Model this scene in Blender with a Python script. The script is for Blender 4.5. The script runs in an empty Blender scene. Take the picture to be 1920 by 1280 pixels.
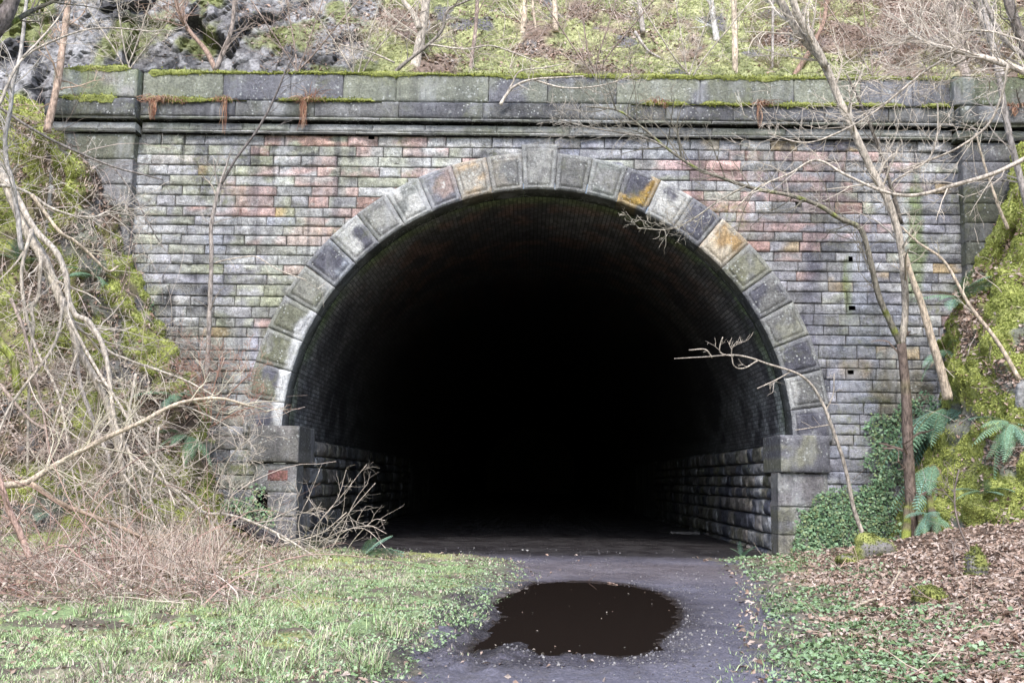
import bpy, math, random
import numpy as np
from mathutils import Matrix, Vector

C = bpy.context.scene
rng = np.random.default_rng(11)
R_ = math.radians

# ------------------------------------------------------------------ camera, sky, sun, exposure
FPX, CX, CY = 2000.0, 960.0, 640.0
CAM = np.array([0.0, 0.0, 1.35])
YAW, PITCH, ROLL = R_(1.0), R_(7.4), R_(0.9)
_f0 = np.array([-math.sin(YAW), math.cos(YAW), 0.0]); _r0 = np.array([math.cos(YAW), math.sin(YAW), 0.0]); _z = np.array([0, 0, 1.0])
FWD = math.cos(PITCH) * _f0 + math.sin(PITCH) * _z
_u0 = -math.sin(PITCH) * _f0 + math.cos(PITCH) * _z
RIGHT = math.cos(ROLL) * _r0 + math.sin(ROLL) * _u0
UP = -math.sin(ROLL) * _r0 + math.cos(ROLL) * _u0
cam = bpy.data.objects.new('camera', bpy.data.cameras.new('camera'))
C.collection.objects.link(cam)
cam.data.sensor_width = 36.0
cam.data.lens = 36.0 * FPX / 1920.0
cam.data.clip_start, cam.data.clip_end = 0.1, 500.0
M = Matrix.Identity(4)
for i in range(3):
    M[i][0], M[i][1], M[i][2], M[i][3] = RIGHT[i], UP[i], -FWD[i], CAM[i]
cam.matrix_world = M
C.camera = cam

SUN_EL, SUN_AZ = R_(50), R_(186)        # azimuth measured clockwise from +Y: the light comes from behind the camera
w = bpy.data.worlds.new('World'); C.world = w; w.use_nodes = True
nt = w.node_tree; bg = nt.nodes['Background']
sky = nt.nodes.new('ShaderNodeTexSky'); sky.sky_type = 'NISHITA'; sky.sun_disc = False
sky.sun_elevation = SUN_EL; sky.sun_rotation = SUN_AZ; sky.air_density = 1.0; sky.dust_density = 2.0; sky.ozone_density = 1.0
nt.links.new(sky.outputs[0], bg.inputs[0]); bg.inputs[1].default_value = 0.15
sl = bpy.data.lights.new('sun', 'SUN'); sl.energy = 1.5; sl.angle = R_(12); sl.color = (1.0, 0.975, 0.95)
so = bpy.data.objects.new('sun', sl); C.collection.objects.link(so)
sd_ = Vector((math.sin(SUN_AZ) * math.cos(SUN_EL), math.cos(SUN_AZ) * math.cos(SUN_EL), math.sin(SUN_EL)))
so.rotation_euler = sd_.to_track_quat('Z', 'Y').to_euler(); so.location = (0, -10, 30)
C.view_settings.view_transform = 'Standard'; C.view_settings.look = 'None'; C.view_settings.gamma = 1.0
C.view_settings.exposure = 1.25
C.cycles.max_bounces = 5; C.cycles.diffuse_bounces = 3; C.cycles.glossy_bounces = 3
C.cycles.caustics_reflective = False; C.cycles.caustics_refractive = False

# ------------------------------------------------------------------ helpers
def P(px, py, Y):
    """the point of the plane y = Y seen at pixel (px, py) of the 1920 x 1280 picture"""
    d = FWD + RIGHT * ((px - CX) / FPX) - UP * ((py - CY) / FPX)
    return CAM + d * ((Y - CAM[1]) / d[1])
def G(px, py, z=0.0):
    """the point of the level z seen at a pixel below the horizon"""
    d = FWD + RIGHT * ((px - CX) / FPX) - UP * ((py - CY) / FPX)
    return CAM + d * ((z - CAM[2]) / d[2])
def proj(p):
    v = np.asarray(p) - CAM; k = v @ FWD
    return np.stack([CX + FPX * (v @ RIGHT) / k, CY - FPX * (v @ UP) / k], -1)

def _h(ix, iy, iz, seed):
    with np.errstate(over='ignore'):
        h = ix.astype(np.uint32) * np.uint32(374761393) + iy.astype(np.uint32) * np.uint32(668265263) + iz.astype(np.uint32) * np.uint32(2246822519) + np.uint32((seed * 3266489917) & 0xffffffff)
        h = (h ^ (h >> np.uint32(13))) * np.uint32(1274126177)
        h = (h ^ (h >> np.uint32(15))) * np.uint32(2246822519)
        h = h ^ (h >> np.uint32(16))
    return (h & np.uint32(0xffffff)).astype(np.float64) / 0xffffff
def vn(p, seed=0):
    p = np.asarray(p, float); i = np.floor(p).astype(np.int64); f = p - i; f = f * f * (3 - 2 * f)
    r = 0.0
    for a in (0, 1):
        for b in (0, 1):
            for c in (0, 1):
                wgt = (f[..., 0] if a else 1 - f[..., 0]) * (f[..., 1] if b else 1 - f[..., 1]) * (f[..., 2] if c else 1 - f[..., 2])
                r = r + wgt * _h(i[..., 0] + a, i[..., 1] + b, i[..., 2] + c, seed)
    return r
def fbm(p, octv=4, seed=0):
    p = np.asarray(p, float); a, s, t = 0.5, 0.0, 0.0
    for k in range(octv):
        s = s + a * vn(p * (2.03 ** k), seed + 17 * k); t += a; a *= 0.5
    return s / t
def worley(p, seed=0):
    """F1, F2 and a random number of the nearest cell"""
    p = np.asarray(p, float); i = np.floor(p).astype(np.int64)
    f1 = np.full(p.shape[:-1], 9.0); f2 = f1.copy(); cid = np.zeros(p.shape[:-1])
    for a in (-1, 0, 1):
        for b in (-1, 0, 1):
            for c in (-1, 0, 1):
                j = i + np.array([a, b, c])
                q = np.stack([_h(j[..., 0], j[..., 1], j[..., 2], seed + k) for k in (1, 2, 3)], -1) + j
                d = np.linalg.norm(q - p, axis=-1); n = d < f1
                f2 = np.where(n, f1, np.minimum(f2, d)); cid = np.where(n, _h(j[..., 0], j[..., 1], j[..., 2], seed + 9), cid); f1 = np.where(n, d, f1)
    return f1, f2, cid
def sst(a, b, x):
    t = np.clip((x - a) / (b - a), 0, 1); return t * t * (3 - 2 * t)
def lerp(a, b, t): return a + (b - a) * t
def mixc(a, b, t): return np.asarray(a) + (np.asarray(b) - np.asarray(a)) * np.asarray(t)[..., None]

class MB:
    def __init__(s): s.V, s.Q, s.T, s.K, s.U, s.n = [], [], [], [], [], 0
    def add(s, v, quads=None, tris=None, col=(.3, .3, .3), uv=None):
        v = np.asarray(v, float).reshape(-1, 3); c = np.asarray(col, float)
        if c.ndim == 1: c = np.tile(c, (len(v), 1))
        s.V.append(v); s.K.append(c.reshape(-1, 3))
        s.U.append(np.zeros((len(v), 2)) if uv is None else np.asarray(uv, float).reshape(-1, 2))
        if quads is not None and len(quads): s.Q.append(np.asarray(quads, np.int64).reshape(-1, 4) + s.n)
        if tris is not None and len(tris): s.T.append(np.asarray(tris, np.int64).reshape(-1, 3) + s.n)
        s.n += len(v)
    def arrays(s):
        V = np.concatenate(s.V) if s.V else np.zeros((0, 3)); K = np.concatenate(s.K) if s.K else np.zeros((0, 3)); U = np.concatenate(s.U) if s.U else np.zeros((0, 2))
        Q = np.concatenate(s.Q) if s.Q else np.zeros((0, 4), np.int64); T = np.concatenate(s.T) if s.T else np.zeros((0, 3), np.int64)
        return V, Q, T, K, U
    def mesh(s, name, mat, off=(0, 0, 0), smooth=True, uv=False):
        V, Q, T, K, U = s.arrays(); m = bpy.data.meshes.new(name)
        used = np.zeros(len(V), bool); used[Q.ravel()] = True; used[T.ravel()] = True
        remap = np.cumsum(used) - 1; V, K, U, Q, T = V[used], K[used], U[used], remap[Q], remap[T]
        m.vertices.add(len(V)); m.vertices.foreach_set('co', (V - np.asarray(off)).ravel())
        nl = Q.size + T.size; m.loops.add(nl); li = np.concatenate([Q.ravel(), T.ravel()])
        m.loops.foreach_set('vertex_index', li.astype(np.int32))
        npoly = len(Q) + len(T); m.polygons.add(npoly)
        st = np.concatenate([np.arange(len(Q)) * 4, Q.size + np.arange(len(T)) * 3]).astype(np.int32)
        m.polygons.foreach_set('loop_start', st)
        m.polygons.foreach_set('use_smooth', np.full(npoly, smooth, bool))
        m.update(calc_edges=True); m.validate()
        a = m.color_attributes.new('col', 'FLOAT_COLOR', 'POINT')
        a.data.foreach_set('color', np.concatenate([np.clip(K, 0, 1), np.ones((len(K), 1))], 1).ravel().astype(np.float32))
        if uv:
            l = m.uv_layers.new(name='UVMap'); l.data.foreach_set('uv', U[li].ravel().astype(np.float32))
        m.materials.append(mat); return m
    def build(s, name, mat, parent=None, smooth=True, uv=False):
        off = np.zeros(3); q = parent
        while q is not None: off += np.array(q.location); q = q.parent
        o = bpy.data.objects.new(name, s.mesh(name, mat, off, smooth, uv)); C.collection.objects.link(o)
        if parent is not None: o.parent = parent
        return o

def tag(o, label=None, cat=None, group=None, kind=None):
    for k, v in (('label', label), ('category', cat), ('group', group), ('kind', kind)):
        if v: o[k] = v
    return o
def thing(name, loc, label, cat, group=None):
    o = bpy.data.objects.new(name, None); C.collection.objects.link(o); o.location = tuple(float(x) for x in loc); o.empty_display_size = .2
    return tag(o, label, cat, group)

def gridq(nu, nv):
    i = np.arange(nu - 1)[:, None] * nv + np.arange(nv - 1)[None, :]
    return np.stack([i, i + nv, i + nv + 1, i + 1], -1).reshape(-1, 4)

def crom(pts, n):
    """Catmull-Rom curve of n points through the control points"""
    p = np.asarray(pts, float)
    if len(p) == 2: return lerp(p[0], p[1], np.linspace(0, 1, n)[:, None])
    q = np.vstack([2 * p[0] - p[1], p, 2 * p[-1] - p[-2]])
    t = np.linspace(0, len(p) - 1 - 1e-9, n); i = np.floor(t).astype(int); f = (t - i)[:, None]
    a, b, c, d = q[i], q[i + 1], q[i + 2], q[i + 3]
    return .5 * (2 * b + (c - a) * f + (2 * a - 5 * b + 4 * c - d) * f ** 2 + (3 * b - a - 3 * c + d) * f ** 3)

def tube(mb, pts, rad, k=5, col=(.3, .27, .23), cap=True, rough=0.0):
    p = np.asarray(pts, float); n = len(p); rad = np.broadcast_to(np.asarray(rad, float), (n,))
    t = np.gradient(p, axis=0); t /= np.linalg.norm(t, axis=1)[:, None] + 1e-12
    ref = np.array([0.31, 0.17, 0.93]); 
    if abs(t[0] @ ref) > .9: ref = np.array([1.0, 0, 0])
    a = np.cross(t, ref); a /= np.linalg.norm(a, axis=1)[:, None] + 1e-9; b = np.cross(t, a)
    th = np.arange(k) * 2 * math.pi / k
    rr = rad[:, None] * np.ones(k)
    if rough: rr = rr * (1 + rough * (rng.random((n, k)) - .5))
    v = p[:, None] + rr[..., None] * (np.cos(th)[None, :, None] * a[:, None] + np.sin(th)[None, :, None] * b[:, None])
    i = np.arange(n - 1)[:, None] * k; j = np.arange(k)[None, :]; j2 = (j + 1) % k
    q = np.stack([i + j, i + j2, i + k + j2, i + k + j], -1).reshape(-1, 4)
    V = v.reshape(-1, 3); T = []
    if cap:
        V = np.vstack([V, p[0], p[-1]]); m = n * k
        T = [(m, (s + 1) % k, s) for s in range(k)] + [(m + 1, (n - 1) * k + s, (n - 1) * k + (s + 1) % k) for s in range(k)]
    c = np.asarray(col, float)
    if c.ndim == 2: c = np.vstack([np.repeat(c, k, 0), c[:1], c[-1:]]) if cap else np.repeat(c, k, 0)
    mb.add(V, q, T, c)

def unit(v): v = np.asarray(v, float); return v / (np.linalg.norm(v) + 1e-12)
def twigs(mb, base, r0, count, length, levels, col, r=random, t0=.15, up=0.1, wob=.35, depth=.7, rmin=.0022, ang=(.5, 1.1)):
    """side shoots along a curve, each with its own smaller shoots"""
    n = len(base)
    for _ in range(count):
        f = t0 + (1 - t0) * r.random(); i = min(int(f * (n - 1)), n - 2)
        o = lerp(base[i], base[i + 1], f * (n - 1) - i); t = unit(base[i + 1] - base[i])
        s = unit(np.cross(t, [r.gauss(0, 1), r.gauss(0, 1) , r.gauss(0, 1)]) * np.array([1, depth, 1]))
        a = r.uniform(*ang); d = unit(t * math.cos(a) + s * math.sin(a))
        L = length * r.uniform(.45, 1.25); m = 6; pts = [o]; st = L / (m - 1)
        curl = np.array([r.gauss(0, 1), r.gauss(0, 1) * depth, r.gauss(0, 1)]) * wob * .35
        for k in range(m - 1):
            d = unit(d + curl * .5 + np.array([r.gauss(0, 1), r.gauss(0, 1) * depth, r.gauss(0, 1)]) * wob * .3 + np.array([0, 0, up * .3]))
            pts.append(pts[-1] + d * st)
        pts = np.array(pts); rr = max(rmin, r0 * r.uniform(.35, .6))
        cc = np.asarray(col) * r.uniform(.75, 1.2)
        tube(mb, pts, np.linspace(rr, max(rmin * .7, rr * .35), m), 4 if levels > 1 else 3, cc, cap=False)
        if levels > 1: twigs(mb, pts, rr, max(2, int(r.uniform(2, 5))), length * .5, levels - 1, col, r, .2, up, wob, depth, rmin, ang)

# ------------------------------------------------------------------ materials
def newmat(name):
    m = bpy.data.materials.new(name); m.use_nodes = True; t = m.node_tree
    return m, t, t.nodes['Principled BSDF']
def N(t, typ, **kw):
    n = t.nodes.new(typ)
    for k, v in kw.items():
        if isinstance(k, str) and hasattr(n, k): setattr(n, k, v)
    return n
def noise(t, vec, scale, detail=4, rough=.6, mul=None):
    if mul is not None:
        mp = N(t, 'ShaderNodeMapping'); mp.inputs['Scale'].default_value = mul; t.links.new(vec, mp.inputs[0]); vec = mp.outputs[0]
    n = N(t, 'ShaderNodeTexNoise'); n.inputs['Scale'].default_value = scale; n.inputs['Detail'].default_value = detail; n.inputs['Roughness'].default_value = rough
    t.links.new(vec, n.inputs['Vector']); return n.outputs['Fac']
def ramp(t, fac, a, b, lo=0.0, hi=1.0):
    r = N(t, 'ShaderNodeMapRange'); r.interpolation_type = 'SMOOTHSTEP'
    for k, v in zip(('From Min', 'From Max', 'To Min', 'To Max'), (a, b, lo, hi)): r.inputs[k].default_value = v
    t.links.new(fac, r.inputs['Value']); return r.outputs['Result']
def mix(t, fac, a, b, typ='MIX'):
    m = N(t, 'ShaderNodeMix', data_type='RGBA', blend_type=typ)
    for sock, v in ((m.inputs[0], fac), (m.inputs[6], a), (m.inputs[7], b)):
        if isinstance(v, (int, float)): sock.default_value = v
        elif isinstance(v, tuple): sock.default_value = (*v, 1)
        else: t.links.new(v, sock)
    return m.outputs[2]
def math_(t, op, a, b):
    m = N(t, 'ShaderNodeMath', operation=op)
    for s, v in ((m.inputs[0], a), (m.inputs[1], b)):
        if isinstance(v, (int, float)): s.default_value = v
        else: t.links.new(v, s)
    return m.outputs[0]
def vary(t, col, fac, lo, hi):
    """multiply a colour by a value between lo and hi"""
    v = ramp(t, fac, .3, .7, lo, hi); c = N(t, 'ShaderNodeCombineColor')
    for k in range(3): t.links.new(v, c.inputs[k])
    return mix(t, 1.0, col, c.outputs[0], 'MULTIPLY')
def bump(t, bsdf, h, strength, dist=.02):
    b = N(t, 'ShaderNodeBump'); b.inputs['Strength'].default_value = strength; b.inputs['Distance'].default_value = dist
    t.links.new(h, b.inputs['Height']); t.links.new(b.outputs[0], bsdf.inputs['Normal'])
def coat(name, rough=.85, scale=40, lo=.75, hi=1.25, bs=.5, bd=.01, spec=.3, mul=None):
    m, t, p = newmat(name); a = N(t, 'ShaderNodeAttribute', attribute_name='col'); g = N(t, 'ShaderNodeTexCoord').outputs['Object']
    n = noise(t, g, scale, 5, .65, mul)
    t.links.new(vary(t, a.outputs['Color'], n, lo, hi), p.inputs['Base Color'])
    p.inputs['Roughness'].default_value = rough; p.inputs['Specular IOR Level'].default_value = spec
    if bs: bump(t, p, n, bs, bd)
    return m
def stone_mat(name, lichen=.5, streak=.5, algae=.4, pit=1.0, rough=.9, con=1.0, stain=1.0):
    m, t, p = newmat(name); a = N(t, 'ShaderNodeAttribute', attribute_name='col').outputs['Color']; g = N(t, 'ShaderNodeNewGeometry').outputs['Position']
    fine = noise(t, g, 38, 6, .7); mid = noise(t, g, 9, 4, .6)
    c = vary(t, a, fine, 1 - .42 * con, 1 + .48 * con); c = vary(t, c, mid, 1 - .25 * con, 1 + .28 * con)
    big = noise(t, g, .55, 5, .62, (1, 1, .7)); c = mix(t, math_(t, 'MULTIPLY', ramp(t, big, .46, .68), .5 * stain), c, mix(t, 1.0, c, (.42, .43, .50), 'MULTIPLY')); wash = noise(t, g, .8, 4, .6, (2.2, 2.2, .6)); c = mix(t, math_(t, 'MULTIPLY', ramp(t, wash, .5, .7), .42 * stain), c, (.50, .51, .54))
    # green algae, in broad patches
    al = math_(t, 'MULTIPLY', ramp(t, noise(t, g, .9, 4, .6), .5, .72), ramp(t, noise(t, g, 11, 3, .6), .35, .7))
    c = mix(t, math_(t, 'MULTIPLY', al, algae), c, (.25, .27, .09))
    # dark and pale runs of water
    st = ramp(t, noise(t, g, 1.0, 4, .55, (5.5, 5.5, .42)), .54, .7)
    c = mix(t, math_(t, 'MULTIPLY', st, streak * .75), c, (.045, .045, .055))
    sp = ramp(t, noise(t, g, 1.3, 5, .6, (6.5, 6.5, .5)), .62, .74)
    c = mix(t, math_(t, 'MULTIPLY', math_(t, 'MULTIPLY', sp, ramp(t, mid, .35, .65)), streak * .6), c, (.62, .63, .64))
    # crusts and dots of white lichen
    v = N(t, 'ShaderNodeTexVoronoi'); v.inputs['Scale'].default_value = 13; t.links.new(g, v.inputs['Vector'])
    dots = math_(t, 'MULTIPLY', ramp(t, v.outputs['Distance'], .14, .28, 1, 0), ramp(t, noise(t, g, 2.3, 3, .6), .47, .57))
    crust = math_(t, 'MULTIPLY', ramp(t, noise(t, g, 6, 6, .75), .57, .66), ramp(t, noise(t, g, 1.4, 3, .5), .42, .62))
    c = mix(t, math_(t, 'MULTIPLY', math_(t, 'MAXIMUM', dots, crust), lichen), c, (.60, .62, .60))
    t.links.new(c, p.inputs['Base Color']); p.inputs['Roughness'].default_value = rough; p.inputs['Specular IOR Level'].default_value = .25
    pits = ramp(t, noise(t, g, 55, 2, .5), .33, .45)
    bump(t, p, math_(t, 'ADD', math_(t, 'ADD', math_(t, 'MULTIPLY', fine, .7), mid), math_(t, 'MULTIPLY', pits, .5 * pit)), .95, .03)
    return m
MAT = dict(
    stone=stone_mat('coursed_sandstone', .45, .75, .65), ash=stone_mat('dressed_sandstone', .75, .45, .3, con=.75),
    top=stone_mat('parapet_sandstone', .7, .5, .4, con=.6), dark=stone_mat('damp_sandstone', .18, .5, .5, 1, .6),
    rock=coat('cliff_rock', .95, 14, .55, 1.4, .8, .03, .08), soil=coat('soil', .95, 30, .65, 1.35, .6, .02),
    moss=coat('moss', .95, 55, .65, 1.4, .6, .02, .1), leaf=coat('leaf', .6, 30, .85, 1.15, 0, 0, .3),
    dry=coat('dry_leaf', .8, 30, .75, 1.2, 0, 0, .2), bark=coat('bark', .85, 26, .42, 1.45, .9, .015, .25, (1, 1, .35)),
    twig=coat('twig_bark', .8, 30, .8, 1.2, 0, 0, .2), mortar=coat('mortar', .95, 30, .6, 1.2, .6, .01))

# ------------------------------------------------------------------ ground: heights, path edge, puddle
def poly_sd(pts, poly):
    """signed distance to a polygon, negative inside"""
    x, y = pts[..., 0], pts[..., 1]; d = np.full(x.shape, 1e9); ins = np.zeros(x.shape, bool); n = len(poly)
    for i in range(n):
        a, b = poly[i], poly[(i + 1) % n]; e = b - a
        t = np.clip(((x - a[0]) * e[0] + (y - a[1]) * e[1]) / (e @ e + 1e-12), 0, 1)
        d = np.minimum(d, np.hypot(x - a[0] - t * e[0], y - a[1] - t * e[1]))
        c = (a[1] > y) != (b[1] > y)
        with np.errstate(divide='ignore', invalid='ignore'):
            ins ^= c & (x < (b[0] - a[0]) * (y - a[1]) / (b[1] - a[1] + 1e-15) + a[0])
    return np.where(ins, -d, d)
YW = 20.0
g2 = lambda l: np.array([G(*q)[:2] for q in l])
_left = g2([(735, 1295), (757, 1262), (800, 1235), (850, 1205), (895, 1172), (925, 1140), (950, 1106), (985, 1078), (965, 1050), (880, 1044), (735, 1040)])
_right = g2([(1330, 1046), (1392, 1066), (1425, 1105), (1440, 1150), (1450, 1220), (1452, 1295)])
PATH = np.vstack([[(_left[0][0], -6)], _left, [(_left[-1][0] - .6, 19.9), (-3.95, 20.1), (-3.95, 24), (-6, 24), (-6, 125), (7, 125), (7, 24), (4.75, 24), (4.75, 20.2), (3.9, 19.8)], _right, [(_right[-1][0], -6)]])
PUD = g2([(1000, 1091), (1050, 1088), (1105, 1088), (1180, 1094), (1238, 1108), (1268, 1124), (1283, 1146), (1276, 1172), (1240, 1203), (1212, 1226), (1165, 1233), (1120, 1226), (1070, 1222), (1010, 1228), (982, 1220), (962, 1206), (940, 1208), (905, 1226), (868, 1228), (880, 1206), (905, 1180), (935, 1150), (918, 1134), (930, 1118), (965, 1106)])
def ground_h(X, Y):
    q = np.stack([X, Y], -1); z0 = np.zeros_like(X)
    s = poly_sd(q, PATH); p = poly_sd(q, PUD)
    n1 = fbm(np.stack([X * .8, Y * .8, z0], -1), 3, 5) - .5; n2 = fbm(np.stack([X * 5, Y * 5, z0], -1), 3, 8) - .5; n3 = fbm(np.stack([X * 16, Y * 16, z0], -1), 2, 3) - .5
    out = np.clip(s, 0, 3)
    left = (X < 1) * (.07 * sst(0, .5, s) + .10 * n1 * sst(0, 1.2, s) + .05 * n2 * sst(0, .3, s))
    rise = sst(0, 5.5, s) * .92 * (.7 + .3 * sst(4, 13, Y))
    right = (X >= 1) * (rise + .16 * n1 * sst(0, 1, s) + .07 * n2 * sst(0, .3, s))
    rut = np.exp(-((X - .15 * Y + 1.05) / .13) ** 2) + np.exp(-((X - .15 * Y + .25) / .13) ** 2); h = left + right + .034 * n2 + .020 * n3 - .02 * rut * (s < 0) * (Y < 15) * sst(.2, .8, n1 + .5)
    mud = np.exp(-((p - .2) / .45) ** 2) * np.clip(sst(.6, -.4, X - PUD[:, 0].mean() + .5), 0, 1) * sst(14, 12, Y)      # churned mud left of the puddle
    h = h + mud * (.12 * n2 + .05 * n3 + .03)
    dep = np.clip(-(p + .26 * n2 + .10 * n3), -.3, .25)
    h = np.where(dep > 0, np.minimum(h, 0) - dep * .3, h * sst(0, .25, -dep) - .000 + (1 - sst(0, .25, -dep)) * (h * .3))
    h = h + .5 * sst(-4.3, -6.8, X) * sst(15.5, 19.8, Y) * (Y < 20.4)      # foot of the left bank
    return h, s, p

def ground_z(X, Y): return ground_h(np.atleast_1d(np.asarray(X, float)), np.atleast_1d(np.asarray(Y, float)))[0]
def on_ground(px, py):
    z = 0.0
    for _ in range(12):
        q = G(px, py, z); z = lerp(z, float(ground_z(q[0], q[1])[0]), .7)
    return np.array([q[0], q[1], float(ground_z(q[0], q[1])[0])])

def build_ground():
    ys = np.concatenate([np.linspace(-5, 5.5, 14), np.geomspace(5.7, 21, 420), np.linspace(21.1, 28, 70), np.linspace(29, 116, 26)])
    us = np.concatenate([np.linspace(-2.2, -.62, 26), np.linspace(-.6, .62, 460), np.linspace(.64, 2.2, 26)])
    Yg, Ug = np.meshgrid(ys, us, indexing='ij'); Xg = Ug * np.clip(Yg, 6, 26)
    h, s, p = ground_h(Xg, Yg); V = np.stack([Xg, Yg, h], -1); z0 = np.zeros_like(Xg)
    na = fbm(np.stack([Xg * .7, Yg * .7, z0], -1), 4, 21); nb = fbm(np.stack([Xg * 4, Yg * 4, z0], -1), 4, 22); nc = fbm(np.stack([Xg * 14, Yg * 14, z0], -1), 3, 24)
    turf = mixc((.21, .28, .13), (.26, .25, .165), sst(.42, .65, na)); turf = mixc(turf, (.13, .11, .085), sst(.46, .60, nb)); turf = mixc(turf, (.34, .37, .12), sst(.60, .70, fbm(np.stack([Xg * 1.3 + 9, Yg * 1.3, z0], -1), 3, 23)) * .6); turf = mixc(turf, (.12, .105, .10), sst(.9, .1, s + .8 * (nb - .5)) * .75)
    litter = mixc((.17, .12, .09), (.09, .065, .05), sst(.4, .6, nb)); turf = mixc(turf, litter, (Xg > 1) * sst(.3, 1.4, s))
    pc = mixc((.170, .163, .205), (.115, .108, .138), sst(.35, .65, na)); pc = mixc(pc, (.15, .14, .15), sst(.55, .75, nc) * .6)
    pc = mixc(pc, (.05, .042, .042), np.exp(-np.clip(p, 0, 9) / .18) * .85)
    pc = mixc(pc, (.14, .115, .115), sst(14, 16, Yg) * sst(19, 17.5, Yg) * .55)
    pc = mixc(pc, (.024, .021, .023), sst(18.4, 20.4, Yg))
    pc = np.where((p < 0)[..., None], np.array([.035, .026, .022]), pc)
    sn = s + (nb - .5) * 1.0 + (na - .5) * .5 + (nc - .5) * .3
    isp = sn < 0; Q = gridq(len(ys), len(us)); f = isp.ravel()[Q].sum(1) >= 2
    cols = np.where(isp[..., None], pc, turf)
    mud = np.exp(-((p - .1) / .75) ** 2) * sst(PUD[:, 0].mean() + .3, PUD[:, 0].mean() - .6, Xg) * sst(13.5, 11.5, Yg); cols = mixc(cols, (.050, .045, .052), mud * sst(.36, .5, nb) * sst(.8, .3, s))
    m, t, b = newmat('path_cinders'); a = N(t, 'ShaderNodeAttribute', attribute_name='col').outputs['Color']; g = N(t, 'ShaderNodeNewGeometry').outputs['Position']
    n = noise(t, g, 45, 6, .7); c = vary(t, a, n, .6, 1.4)
    v = N(t, 'ShaderNodeTexVoronoi'); v.inputs['Scale'].default_value = 28; t.links.new(g, v.inputs['Vector'])
    sp = math_(t, 'MULTIPLY', ramp(t, v.outputs['Distance'], .12, .2, 1, 0), ramp(t, noise(t, g, 3, 4, .7), .52, .66))
    c = mix(t, math_(t, 'MULTIPLY', sp, .7), c, (.34, .32, .30)); t.links.new(c, b.inputs['Base Color'])
    sx_ = N(t, 'ShaderNodeSeparateXYZ'); t.links.new(N(t, 'ShaderNodeUVMap', uv_map='UVMap').outputs[0], sx_.inputs[0]); t.links.new(math_(t, 'MULTIPLY', ramp(t, noise(t, g, 1.6, 4, .6), .38, .62, .4, .85), math_(t, 'SUBTRACT', 1.0, math_(t, 'MULTIPLY', sx_.outputs[0], .8))), b.inputs['Roughness']); bump(t, b, math_(t, 'ADD', n, math_(t, 'MULTIPLY', noise(t, g, 12, 4, .6), 1.2)), .9, .03)
    wet = np.clip(np.exp(-np.clip(p, 0, 9) / .22) + sst(.44, .58, na + .4 * (nb - .5)) * sst(10, 7.8, Yg), 0, 1)
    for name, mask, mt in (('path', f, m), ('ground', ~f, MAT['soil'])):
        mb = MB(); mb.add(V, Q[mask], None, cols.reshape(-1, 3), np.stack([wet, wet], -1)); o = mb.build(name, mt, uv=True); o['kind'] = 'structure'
    mb = MB(); x0, y0 = PUD.min(0) - .35; x1, y1 = PUD.max(0) + .35
    xs, ys2 = np.linspace(x0, x1, 60), np.linspace(y0, y1, 90); A, B = np.meshgrid(xs, ys2, indexing='ij')
    k = gridq(60, 90); pd = poly_sd(np.stack([A, B], -1), PUD); k = k[(pd.ravel()[k] < .2).all(1)]
    mb.add(np.stack([A, B, np.full_like(A, -.014)], -1), k, None, (.02, .015, .012))
    m, t, b = newmat('puddle_water'); b.inputs['Base Color'].default_value = (.022, .016, .013, 1); b.inputs['Roughness'].default_value = .03; b.inputs['IOR'].default_value = 1.33
    g = N(t, 'ShaderNodeNewGeometry').outputs['Position']; bump(t, b, noise(t, g, 5, 2, .5), .02, .01)
    o = mb.build('puddle_water', m); o['kind'] = 'structure'
build_ground()

# ------------------------------------------------------------------ the tunnel portal
c0 = P(1005, 822, YW); X0, ZS = c0[0], c0[2]
RI = (P(1012, 356, YW)[2] - ZS); RE = RI + .73
portal = thing('tunnel_portal', (X0, YW, 0), 'weathered stone railway tunnel mouth with a round arch and mossy parapet', 'tunnel portal')

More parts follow.
